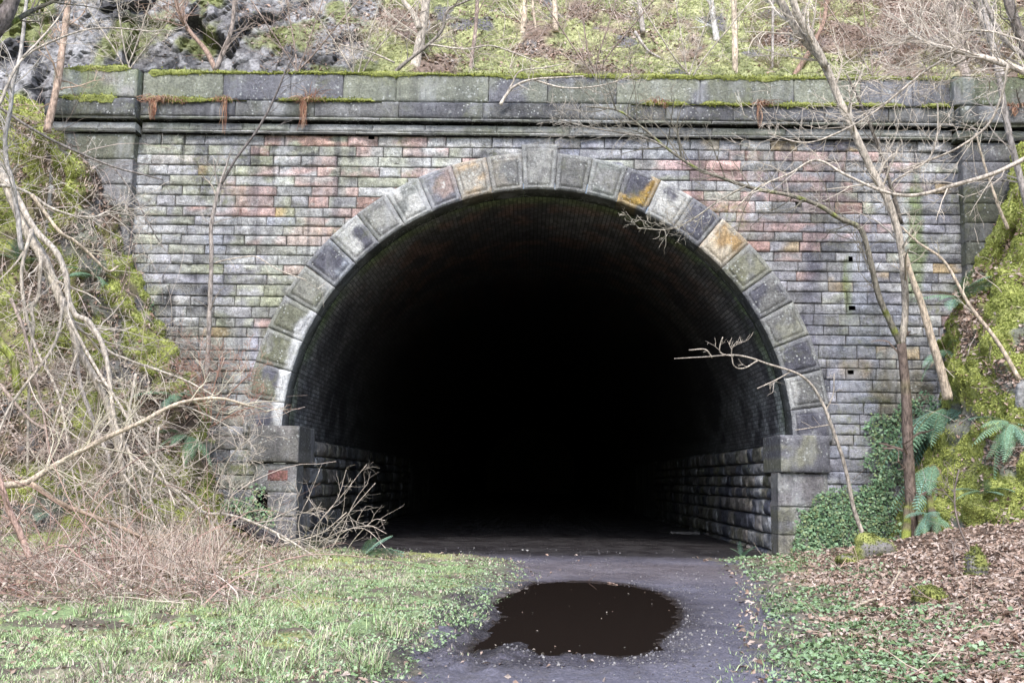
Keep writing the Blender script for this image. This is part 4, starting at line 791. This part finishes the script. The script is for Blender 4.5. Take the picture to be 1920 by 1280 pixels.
tree('fallen_tree', 'fallen pale multi-stemmed sapling sprawling down the left bank', 'tree', [
    (T, [(-40, 250), (10, 340), (47, 427), (77, 477), (97, 520), (113, 560), (133, 607), (150, 660), (175, 705), (200, 754), (213, 804), (226, 860), (232, 915), (240, 965), (262, 1000)], 22, 9, (17.6, 17.8), PALE, 26, 1.2, 3, .15),
    (B, [(20, 345), (63, 427), (103, 470), (123, 514), (128, 557), (142, 590), (167, 603), (192, 645), (203, 690), (209, 745), (217, 795), (236, 835), (253, 864), (300, 897), (347, 931), (383, 960), (427, 964), (483, 982), (540, 1011), (597, 1047)], 13, 4, (17.5, 16.6), PALE, 30, 1.1, 3, .1),
    (B, [(77, 480), (72, 554), (60, 576), (62, 616), (56, 694), (53, 780), (52, 880)], 8, 5, (17.4, 17.2), PALE, 12, .8, 3),
    (B, [(142, 655), (150, 720), (168, 770), (186, 820), (205, 860), (208, 920), (217, 970), (218, 1010), (205, 1056)], 9, 5, (17.5, 17.3), GREYB, 10, .8, 3),
    (B, [(383, 960), (407, 997), (433, 1050)], 5, 3, (16.9, 16.8), PALE, 3, .4, 2),
    (B, [(153, 594), (200, 654), (240, 674), (297, 694), (350, 714), (402, 742)], 6, 3, (17.6, 17.8), PALE, 12, .8, 3),
    (B, [(146, 660), (122, 727), (100, 800), (80, 850)], 6, 3, (17.4, 17.0), PALE, 8, .7, 2),
    (B, [(130, 600), (180, 690), (225, 760), (262, 830), (300, 880), (330, 950)], 7, 3, (17.3, 16.6), PALE, 14, .9, 3),
    (B, [(60, 430), (40, 520), (62, 640), (110, 740), (130, 850), (150, 960)], 8, 3, (17.2, 16.6), PALE, 16, .9, 3),
    (B, [(120, 560), (100, 650), (20, 760), (-20, 860)], 7, 4, (17.2, 16.4), PALE, 12, .9, 3),
    (B, [(240, 860), (262, 900), (285, 940), (310, 990), (330, 1010)], 6, 3, (17.2, 17), PALE, 8, .7, 2)], None, 53)
tree('overhanging_branch', 'pale branch sweeping in from the left edge below the cliff', 'branch', [(B, [(-50, 360), (0, 348), (50, 360), (90, 387), (133, 403), (177, 407), (203, 397), (236, 403)], 8, 3, (15.5, 16.5), PALE, 14, .8, 3), (B, [(60, 365), (110, 432), (140, 452), (170, 478), (202, 508), (222, 499)], 8, 4, (15.6, 16.4), BUFFB, 8, .6, 2)], None, 54)
tree('overhanging_branch', 'long dark arching shoot crossing the left pilaster', 'branch', [(B, [(-40, 195), (0, 203), (57, 240), (133, 280), (213, 313), (267, 327), (305, 337)], 7, 2.5, (15.8, 17), (.27, .24, .22), 8, .7, 2), (B, [(213, 313), (250, 365), (285, 430), (310, 470)], 4, 2, (16.8, 17), (.3, .27, .25), 6, .6, 2)], None, 55)
tree('overhanging_branch', 'pale shoot curving up over the cliff at the left', 'branch', [(B, [(-30, 240), (0, 193), (23, 140), (43, 110), (67, 93), (117, 70), (167, 55), (215, 53), (290, 60)], 7, 2.5, (15, 16), PALE, 10, .7, 3), (B, [(43, 108), (75, 75), (105, 40), (130, 0)], 5, 3, (15, 15.4), PALE, 5, .6, 2)], None, 56)
tree('overhanging_branch', 'upright silvery stem close to the left edge', 'branch', [(B, [(40, 470), (35, 420), (25, 350), (12, 300), (10, 253), (20, 200), (24, 160), (37, 110), (43, 67), (51, -10)], 10, 7, (15.4, 15.4), (.44, .41, .38), 14, .8, 3)], None, 57)
tree('overhanging_branch', 'thick dark trunk end cut by the top left corner', 'branch', [(B, [(-60, 120), (-10, 60), (20, 10), (40, -50)], 34, 28, (13, 13), (.20, .17, .16), 3, .6, 2), (B, [(-20, 72), (25, 42), (62, 20), (98, 4), (140, -15)], 13, 5, (13, 13.6), (.16, .15, .12), 10, .8, 3, .4)], None, 58)
tree('fallen_branch', 'long tan branch propped from the left edge up to the left pier', 'branch', [(B, [(-60, 925), (0, 911), (50, 904), (83, 884), (123, 861), (200, 820), (267, 790), (317, 763), (360, 750), (417, 747), (470, 762)], 15, 4, (14, 15.6), BUFFB, 18, .8, 3), (B, [(317, 763), (345, 762), (380, 775), (430, 800), (470, 830)], 4, 2, (15.2, 15.6), PALE, 6, .5, 2)], None, 59)
tree('fallen_branch', 'brown branch sloping down right from the left edge with one black drooping twig', 'branch', [(B, [(58, 906), (110, 941), (167, 964), (233, 991), (283, 1017), (317, 1036), (353, 1042), (430, 1048)], 10, 4, (14, 14.6), (.36, .27, .20), 12, .6, 2), (B, [(353, 1043), (371, 1081), (402, 1120)], 6, 2, (14.4, 14.3), (.05, .045, .04), 2, .2, 1)], None, 60)
tree('fallen_branch', 'reddish thick stem leaning at the left edge over the brambles', 'branch', [(B, [(62, 1056), (52, 1034), (36, 994), (16, 951), (-2, 890), (-30, 800)], 14, 10, (13.6, 13.8), (.42, .29, .24), 5, .5, 2)], None, 61)
tree('fallen_log', 'red-brown rotten log lying in the brambles at the left edge', 'log', [(T, [(-60, 1060), (0, 1090), (27, 1107), (67, 1124), (104, 1149)], 18, 9, (11.8, 11.3), (.26, .15, .12), 5, .4, 2)], None, 62)
tree('fallen_log', 'mossy log lying along the foot of the left bank', 'log', [(T, [(95, 1062), (160, 1060), (220, 1064), (290, 1070)], 14, 11, (17.0, 16.9), (.18, .14, .11), 4, .4, 2, .5)], None, 63)
tree('fallen_log', 'charred dark log lying against the wall beside the left pier', 'log', [(T, [(428, 968), (455, 982), (480, 997), (527, 1022)], 24, 20, (19.3, 19.2), (.055, .05, .055), 0, 0, 0)], None, 64)
tree('dead_stem', 'short mossy stem hanging at the left edge', 'dead tree', [(T, [(-20, 620), (2, 645), (26, 678), (33, 730)], 18, 15, (16.8, 16.8), (.28, .24, .16), 2, .4, 2, .6)], None, 65)
for i, (pts, w0, lab) in enumerate((([(20, 560), (45, 620), (70, 720), (85, 800), (96, 900)], 7, 'thin drooping stem nearest the left edge of the bank'), ([(255, 700), (240, 780), (222, 850), (190, 900), (170, 960)], 6, 'thin drooping stem right of the fallen sapling trunk'), ([(0, 720), (60, 790), (120, 820), (150, 880), (160, 960)], 7, 'arched stem looping low over the left bank'), ([(298, 800), (292, 860), (282, 930), (300, 985)], 5, 'upright stem before the mossy end of the left bank'))):
    tree('bent_sapling', lab, 'sapling', [(T, pts, w0, 3, (17, 16.6), PALE if i % 2 else (.36, .29, .25), 14, .8, 3)], 'bent saplings on the left bank', 70 + i)
tree('twig_bush', 'pale twiggy bush before the left pier of the arch', 'bush', [(B, p, 2.4, 1.2, (18.6, 18.2), (.5, .44, .38), 4, .38, 2) for p in ([(600, 1050), (620, 1000), (655, 960), (704, 905)], [(590, 1050), (600, 980), (640, 930), (688, 870)], [(610, 1050), (640, 1000), (690, 985), (725, 1000)], [(570, 1045), (560, 980), (580, 930), (600, 880)], [(640, 1050), (665, 1010), (700, 975), (722, 975)], [(585, 1050), (610, 1010), (680, 990), (735, 1040)], [(575, 1048), (590, 990), (630, 940), (650, 880)], [(600, 1050), (630, 1015), (665, 940), (690, 905)])], None, 80, 0, .0016)
tree('twig_bush', 'rusty fine twigged bush at the bank end under the wall', 'bush', [(B, p, 3, 2, (18.9, 18.7), (.36, .22, .17), 14, .5, 3) for p in ([(390, 790), (380, 720), (372, 660)], [(395, 790), (400, 730), (420, 670)], [(385, 790), (355, 730), (330, 690)], [(400, 795), (430, 740), (470, 700)], [(395, 800), (450, 770), (500, 760)])], None, 81)
tree('twig_bush', 'straggling bush low against the wall between bank and left pier', 'bush', [(B, p, 3.5, 2, (18.9, 18.5), PALE, 10, .6, 3) for p in ([(430, 1020), (440, 960), (470, 900)], [(450, 1030), (500, 980), (560, 950)], [(420, 1010), (400, 940), (430, 860), (470, 820)], [(470, 1035), (530, 1020), (600, 1000), (650, 960)])], None, 82)
def stick(label, pts, w0, Y0, Y1, col=PALE, name='fallen_stick', nt=2, seed=90):
    return tree(name, label, 'stick', [(B, pts, w0, w0 * .5, (Y0, Y1), col, nt, .25, 1)], None, seed)
def gstick(label, pts, w, col=PALE, seed=90):
    """a stick lying on the ground"""
    c = []
    for x, y in pts: q = on_ground(x, y); c.append((x, y, float(q[1]) - .02))
    return stick(label, c, w, 0, 0, col, seed=seed)
gstick('straight stick floating at the far rim of the puddle', [(1072, 1097), (1100, 1095), (1140, 1092), (1158, 1096)], 4, (.36, .25, .2), 91)
gstick('thick knotted stick lying at the right edge among leaves', [(1826, 1240), (1834, 1195), (1850, 1190), (1872, 1200), (1890, 1185), (1915, 1150)], 12, (.40, .29, .24), 92)
gstick('pale stick slanting up the leafy slope', [(1580, 1150), (1620, 1130), (1660, 1110), (1690, 1068)], 7, BUFFB, 93)
gstick('brown stick before the mossy stone', [(1540, 1076), (1560, 1070), (1590, 1066), (1624, 1062)], 7, (.36, .25, .19), 94)
gstick('dark thin stick lying on the right verge', [(1490, 1168), (1530, 1165), (1575, 1164), (1600, 1168)], 4, (.3, .22, .18), 95)
gstick('short pale stick in front of the thin dark stick', [(1540, 1178), (1570, 1181), (1600, 1186)], 5, BUFFB, 96)
gstick('curved broken branch end lying on the left grass', [(366, 1182), (370, 1200), (385, 1225), (402, 1255)], 8, BUFFB, 97)
gstick('long thin stick lying across the left grass', [(290, 1188), (320, 1185), (366, 1178)], 4, PALE, 98)
tree('sapling', 'thin dark shoot rising before the leafy slope at right', 'sapling', [(T, [(1900, 1260), (1880, 1180), (1845, 1090), (1800, 990), (1790, 930), (1798, 880)], 6, 3, (13, 13.4), (.22, .18, .16), 8, .5, 2)], None, 99)
tree('sapling', 'tiny upright shoot on the right verge', 'sapling', [(T, [(1796, 1170), (1794, 1110), (1790, 1050), (1786, 1020)], 4, 2, (13.4, 13.6), (.3, .25, .22), 5, .3, 2)], None, 100)

# brushwood: masses of thin stems
def brush(name, starts, n, length, cols, kind_up, wob, r0=.004, seed=1, spread=1.0, seg=7):
    r = np.random.default_rng(seed); mb = MB(); i = r.integers(0, len(starts), n)
    for o in starts[i]:
        d = unit(np.array([r.normal(0, 1) * spread, r.normal(-.25, .6) * spread, kind_up + r.normal(0, .5)])); L = length * r.uniform(.4, 1.4); pts = [o]
        curl = np.array([r.normal(0, 1), r.normal(0, .6), r.normal(-.35, .8)]) * wob
        for k in range(seg - 1): d = unit(d + curl / seg + r.normal(0, .12, 3)); pts.append(pts[-1] + d * L / (seg - 1))
        c = np.asarray(cols[r.integers(len(cols))]) * r.uniform(.75, 1.2); rr = r0 * r.uniform(.6, 1.5); tube(mb, np.array(pts), np.linspace(rr, rr * .5, seg), 3, c, cap=False)
    o = mb.build(name, MAT['twig'], smooth=False); o['kind'] = 'stuff'; return o
PINKT = [(.52, .43, .38), (.44, .35, .31), (.58, .50, .45), (.32, .24, .21)]
p, _ = sample(LB, 800, None, (-80, 230, 400, 1060)); brush('undergrowth', p, 1000, 1.5, PINKT + [(.5, .45, .4)], .3, 1.6, .0052, 1, seg=9)
p, _ = sample(LB, 300, None, (-80, 850, 470, 1090)); q, s_ = ground_pts(6000, -.54, -.22, 10.5, 18.5, lambda X, Y, s, p: (X / Y < -.27 - .03 * np.sin(Y)) | (Y > 15))
k_ = nz(q, .9, 177) + .15 * rng.random(len(q)) > .5; q = q[k_]
brush('brambles', np.vstack([p, q]), 2300, .8, PINKT + [(.36, .22, .18), (.54, .47, .40), (.17, .12, .10), (.24, .17, .14)], .55, 2.4, .0040, 2, seg=9)
brush('bramble_canes', np.vstack([p, q]), 170, 1.9, [(.40, .27, .23), (.48, .40, .34), (.30, .19, .16)], .8, 2.6, .0062, 12, seg=12)
mb = MB(); i_ = rng.integers(0, len(q), 2600); leaves(mb, q[i_] + rng.uniform(0, .3, (2600, 3)) * [1, 1, 1], np.repeat(UPN, 2600, 0), np.full(2600, .055), pal(BROWNS, 2600), .9, .6, .01); mb.build('caught_leaves', MAT['dry'], smooth=False)['kind'] = 'stuff'
q, s_ = ground_pts(3000, -.37, -.28, 12, 16.5, lambda X, Y, s, p: s > 0); brush('dry_stalks', q, 420, .6, [(.52, .44, .37), (.44, .35, .29)], 2.6, .5, .0035, 3, .5)
p, _ = sample(HL, 600, .15 + (1 - HLC), (200, -60, 1990, 165)); brush('hillside_brushwood', p, 1100, .9, PINKT + [(.5, .44, .39)], .5, 1.3, .0055, 4)
p, _ = sample(HL, 400, None, (1400, -40, 1990, 130)); i_ = rng.integers(0, 400, 9000); mb = MB(); q = p[i_] + rng.normal(0, .07, (9000, 3)); blades(mb, q, .24, .007, pal([(.54, .46, .41), (.46, .37, .33), (.60, .54, .49)], 9000), 1.6, (0, -.25, .3))
p, _ = sample(LB, 220, None, (60, 250, 330, 620)); i_ = rng.integers(0, 220, 3200); q = p[i_] + rng.normal(0, .05, (3200, 3)); blades(mb, q, .26, .006, pal(STRAW, 3200), .8, (0, -.3, -.5))
mb.build('dry_grass', MAT['dry'], smooth=False)['kind'] = 'stuff'
p, _ = sample(RB_, 300, None, (1700, 150, 1990, 1080)); brush('bank_twigs', p, 160, .6, PINKT, .5, 1.2, .004, 5)
q, s_ = ground_pts(2500, .2, .56, 7, 19.5, lambda X, Y, s, p: s > .4); brush('litter_twigs', q + [0, 0, .02], 420, .45, [(.46, .38, .31), (.34, .25, .2)], .12, .5, .004, 6)

# ------------------------------------------------------------------ ferns
def frond_mesh(name, cols, cv=(.30, .42), side=0.0, wd_=1.0):
    mb = MB(); n = 24; t = np.linspace(0, 1, n); sp = np.stack([side * t ** 2, t * .92, cv[0] * t - cv[1] * t ** 2], -1); tube(mb, sp, np.linspace(.007, .002, n), 4, (.20, .20, .10), cap=False)
    for k in range(3, n):
        f = k / (n - 1); L = .145 * wd_ * random.uniform(.85, 1.1) * (math.sin(math.pi * min(1, f * .93 + .07)) ** .75) * (1 if f > .25 else .5 + 2 * f); tg = unit(sp[min(k + 1, n - 1)] - sp[k - 1])
        for sd in (-1, 1):
            side = unit(np.array([sd, 0, -.12]) + tg * .35); up = unit(np.cross(side, tg)) * -sd; m = 7
            for j in range(m):
                a = j / m; b = (j + 1.25) / m; wd = .019 * (1 - a) ** .6 + .003; o = sp[k] + side * L * a - np.array([0, 0, .03 * a * a]); e = sp[k] + side * L * min(b, 1.02) - np.array([0, 0, .03 * b * b])
                c = np.asarray(cols[(k + j) % len(cols)]) * random.uniform(.8, 1.2)
                mb.add([o, o + tg * wd + (e - o) * .7 + up * .003, e, o - tg * wd + (e - o) * .7 + up * .003], None, [(0, 1, 2), (0, 2, 3)], c)
    return mb.mesh(name, MAT['leaf'], smooth=False)
FR = [frond_mesh('frond', [(.17, .32, .19), (.22, .38, .25), (.28, .43, .29)]), frond_mesh('frond', [(.13, .27, .16), (.20, .34, .22), (.25, .38, .24)], (.2, .5), .14, .85), frond_mesh('frond', [(.20, .36, .27), (.27, .44, .35), (.16, .28, .18)], (.38, .36), -.16, 1.1), frond_mesh('frond', [(.34, .22, .13), (.28, .17, .11), (.40, .28, .18)], (.1, .55), .1, .8)]
def fern(pos, label, nf, size, az0=-90, spread=85, el=25, seed=1):
    r = random.Random(seed); root = thing('fern', pos, label, 'fern', 'green ferns')
    for k in range(nf):
        o = bpy.data.objects.new('frond', FR[3 if r.random() < .12 else r.randrange(3)]); C.collection.objects.link(o); o.parent = root
        az = az0 + (2 * (k + .5) / nf - 1) * spread + r.uniform(-10, 10); s = size * r.uniform(.75, 1.15)
        o.rotation_euler = (R_(el + r.uniform(-34, 28)), R_(r.uniform(-25, 25)), R_(az - 90)); o.scale = (s * r.uniform(.85, 1.15), s, s)
    return root
for i, (V, x, y, lab, nf, sz, a0, spd, el) in enumerate((
    (RB_, 1778, 765, 'largest fern, long pale fronds hanging below the snapped pole', 26, 1.7, -108, 100, -38), (RB_, 1752, 870, 'fern hanging in the gap just under the largest fern', 16, 1.2, -100, 75, -50),
    (RB_, 1895, 790, 'fern on the mossy bank at the right edge', 12, .9, -105, 85, -25), (RB_, 1800, 560, 'fern on top of the mossy bank against the wall', 9, .9, -110, 80, 10),
    (RB_, 1772, 655, 'small fern behind the snapped pole on the bank edge', 8, .7, -110, 75, 0), (RB_, 1850, 930, 'broad low fern above the leaf slope', 8, .7, -90, 90, 5), (RB_, 1745, 965, 'ragged fern beside the mossy foot of the forked tree', 9, .8, -90, 85, -10),
    (LB, 178, 520, 'bluish fern beside the left pilaster on the upper bank', 9, .75, -80, 90, 15), (LB, 40, 490, 'upright fern near the left edge behind the pale stems', 6, .7, -90, 80, 45), (LB, 330, 740, 'fern on the bank end under the rusty bush', 8, .85, -75, 80, 5), (LB, 352, 815, 'broad leaved fern drooping low at the left bank end', 7, .85, -75, 70, -15), (LB, 95, 960, 'small fern low on the left bank among brambles', 6, .55, -90, 85, 20))):
    fern(surf_at(V, x, y), lab, nf, sz, a0, spd, el, 300 + i)
fern(on_ground(680, 1044), 'single small fern at the mouth beside the twiggy bush', 4, .75, -30, 45, 38, 330)
fern(on_ground(1390, 1046), 'tiny fern sprouting at the foot of the right pier', 6, .38, -90, 85, 35, 331)

# withered fern clumps on the cornice
for i, (x, y, hang, n, lab) in enumerate(((300, 190, 40, 200, 'widest withered fern draped over the cornice beside the left pilaster'), (418, 190, 70, 50, 'thin withered fern dangling in a single string from the cornice'), (578, 190, 62, 130, 'bushy withered fern on the cornice with a tuft standing up'), (1432, 198, 48, 60, 'withered fern on the cornice right of the keystone'), (1905, 203, 20, 60, 'withered fern on the right pilaster ledge by the edge'), (1232, 193, 14, 40, 'small brown moss clump and dead fern on the cornice midway right'))):
    r = np.random.default_rng(400 + i); o = P(x, y, YW - .33 - (.2 if i == 4 else 0)); root = thing('withered_fern', o, lab, 'dead fern', 'withered ferns on the cornice'); mb = MB()
    sx = r.uniform(-.16, .16); strand = n // 3
    for k in range(n):
        if k < strand:      # a hanging string of tangled fronds
            s = o + np.array([sx + r.normal(0, .018), -.03 - .03 * r.random(), -.01]); L = hang * .0098 * r.random() ** .6; e = s + np.array([r.normal(0, .03), -.03 * r.random(), -L]); m = (s + e) / 2 + np.array([r.normal(0, .035), -.02, 0])
        else:               # a loose mop lying on the ledge
            wide = .34 if i == 0 else .20 if i in (2, 4) else .10; s = o + np.array([r.normal(0, wide * .5), r.uniform(0, .14), r.uniform(-.01, .02)]); a_ = r.normal(0, 1.0)
            up_ = .34 if i == 2 and r.random() < .4 else .06; e = s + np.array([a_ * .16 + (.16 if up_ > .3 else 0), -.10 - r.random() * .10, up_ * r.random() - .10 * r.random() * (up_ < .1)]); m = (s + e) / 2 + np.array([r.normal(0, .02), -.02, .05 + .05 * r.random()])
        tube(mb, crom([s, m, e], 7), np.linspace(.0055, .003, 7), 3, np.array([(.34, .17, .11), (.42, .24, .16), (.26, .13, .09), (.5, .36, .25)][r.integers(4)]) * r.uniform(.8, 1.2), cap=False)
    mb.build('dead_fronds', MAT['dry'], root, smooth=False)

# ------------------------------------------------------------------ ivy on the wall
def ivy(label, polys, n, y, seed, cols, size=.042):
    r = np.random.default_rng(seed); pts = []
    for poly, m in polys:
        pl = np.array(poly, float); q = np.stack([r.uniform(pl[:, 0].min() - 10, pl[:, 0].max() + 10, m * 3), r.uniform(pl[:, 1].min() - 10, pl[:, 1].max() + 10, m * 3)], -1)
        d = poly_sd(q, pl) + 75 * (fbm(np.stack([q[:, 0] * .03, q[:, 1] * .03, 0 * q[:, 0] + seed], -1), 4, 7) - .46) + r.normal(0, 5, len(q)); pts.append(q[d < 0][:m])
    q = np.vstack(pts); W = np.array([P(a, b, y - r.uniform(.02, .09)) for a, b in q]); root = thing('ivy', W[np.argmin(W[:, 2])], label, 'ivy', 'ivy patches on the wall')
    mb = MB(); m = len(W); nn = np.tile(np.array([[0, -1.0, .45]]), (m, 1)); nn /= np.linalg.norm(nn, axis=1)[:, None]; c = np.array(cols)[r.integers(0, len(cols), m)] * r.uniform(.7, 1.3, (m, 1))
    leaves(mb, W, nn, size * r.uniform(.5, 1.5, m), c, .5, .85, .01, .12); mb.build('foliage', MAT['leaf'], root, smooth=False)
    mb = MB()
    for k in range(26):
        a = q[r.integers(m)]; s = [a]
        for j in range(4): s.append(s[-1] + np.array([r.normal(0, 14), 22 + r.random() * 14]))
        tube(mb, crom([P(u, v, y - .03) for u, v in s], 10), .004, 3, (.16, .12, .09), cap=False)
    mb.build('stem', MAT['bark'], root)
IV = [(.17, .29, .15), (.22, .36, .20), (.12, .21, .11), (.30, .42, .25), (.28, .34, .16)]
ivy('ivy covering the wall foot right of the right pier', [([(1492, 1045), (1498, 965), (1560, 925), (1640, 900), (1690, 930), (1700, 1000), (1650, 1045)], 5600), ([(1640, 775), (1700, 755), (1715, 900), (1690, 915), (1630, 905), (1620, 870)], 1700)], 0, YW - .02, 61, IV)
ivy('dark ivy behind the trunk of the forked tree beside the bank', [([(1705, 760), (1775, 740), (1785, 860), (1712, 900)], 1100)], 0, YW - .05, 62, [(.08, .15, .09), (.12, .20, .12)])
ivy('small ivy patch on the wall left of the left pier', [([(398, 922), (500, 912), (515, 990), (450, 990), (400, 965)], 800)], 0, YW - .02, 63, IV)
ivy('sprig of ivy high on the wall beside the left bank', [([(268, 575), (288, 570), (292, 620), (268, 625)], 110)], 0, YW - .04, 64, IV)
ivy('ivy creeping over leaves under the mossy tree foot', [([(1650, 1000), (1700, 960), (1740, 1010), (1730, 1060), (1660, 1050)], 500)], 0, 19.0, 65, IV)

# ------------------------------------------------------------------ stones, slab, litter
def boulder(label, pos, size, seed, mossy=True, name='mossy_stone', sq=(1.15, .9, .6)):
    root = thing(name, pos, label, 'stone'); u, v = np.meshgrid(np.linspace(0, 2 * math.pi, 33), np.linspace(.02, math.pi - .02, 18), indexing='ij'); d = np.stack([np.cos(u) * np.sin(v), np.sin(u) * np.sin(v), np.cos(v)], -1)
    d[-1] = d[0]; r = size * (.45 + 1.25 * fbm(d * 1.5 + seed * 3.7, 4, 4)); V = d * r[..., None] * np.array(sq) + pos; n = fbm(V * 9, 3, 6); n0 = fbm(V * 5, 3, 9); mb = MB(); mb.add(V, gridq(33, 18), None, mixc(MOSS(n) * .75, (.20, .19, .18), sst(.52, .6, n0)) if mossy else mixc((.22, .22, .23), (.35, .35, .34), n)); mb.build('rock', MAT['moss' if mossy else 'rock'], root)
    if mossy:
        mb = MB(); m = 900; i = rng.integers(0, 32, m); j = rng.integers(0, 12, m); p = V[i, j]; nn = d[i, j]; leaves(mb, p, nn, np.full(m, .03), mixc((.13, .15, .05), (.28, .30, .11), rng.random(m)), .8, .5, .008, .5); mb.build('moss_tufts', MAT['moss'], root, smooth=False)
boulder('biggest mossy stone at the foot of the bent sapling', on_ground(1640, 1040) + [0, .1, .08], .27, 1, sq=(1, .8, .95))
boulder('small mossy stone in front of the biggest one', on_ground(1592, 1058) + [0, 0, .04], .14, 2)
boulder('mossy stone alone on the leafy slope', on_ground(1742, 1126) + [0, 0, .05], .13, 3)
boulder('mossy stump low on the slope under the bank', on_ground(1830, 1085) + [0, 0, .1], .17, 4, sq=(.6, .6, 1.4))
boulder('mossy stone on the left grass below the charred log', on_ground(440, 1100) + [0, 0, .02], .12, 5)
boulder('yellow-green mossy hummock at the left bank end', on_ground(432, 1060) + [0, 0, .05], .15, 6)
boulder('bare grey rock jutting from the bank at the right edge', surf_at(RB_, 1925, 750) + [.1, .18, 0], .3, 7, False, 'grey_rock', (.8, .6, 1.1))
mb = MB()
for k, (w0, h0) in enumerate([((1700, 950), (1690, 1050)), ((1722, 960), (1738, 1060)), ((1742, 930), (1756, 1062)), ((1760, 960), (1782, 1050))]):
    tube(mb, limb_curve([w0, ((w0[0] + h0[0]) / 2 + 5, (w0[1] + h0[1]) / 2), h0], 18.5, 18.0), np.linspace(.05, .11, 15), 8, bark_cols(15, (.15, .12, .09), .55), rough=.2)
tag(mb.build('mossy_roots', MAT['moss']), 'mossy tangled roots clutching the foot of the right bank', 'tree roots')
so_ = on_ground(1283, 1001); mb = MB(); V = so_ + np.array([(-.42, -.12, 0), (.38, -.15, .0), (.42, .2, 0), (-.36, .22, 0)]); U_ = V + np.array([0, 0, .07]); q = np.vstack([V, U_])
block(mb, .8, .34, .07, lambda A, B, d: np.stack([so_[0] - .4 + A + .06 * B, so_[1] - .2 + B, so_[2] + .07 + d], -1), (.16, .155, .155), bulge=0, rock=.01)
tag(mb.build('stone_slab', MAT['dark']), 'flat stone slab lying on the tunnel floor near the right wall', 'slab')
lp = on_ground(984, 1034); mb = MB(); a, b = np.meshgrid(np.linspace(-1, 1, 9), np.linspace(-1, 1, 7), indexing='ij'); zz = .045 * fbm(np.stack([a * 2, b * 2, 0 * a + 3], -1), 2, 2) + .01
mb.add(lp + np.stack([a * .07 + .02 * b, b * .045, zz], -1), gridq(9, 7), None, (.62, .61, .60)); tag(mb.build('paper_scrap', MAT['dry']), 'crumpled pale paper scrap on the path at the tunnel mouth', 'litter')
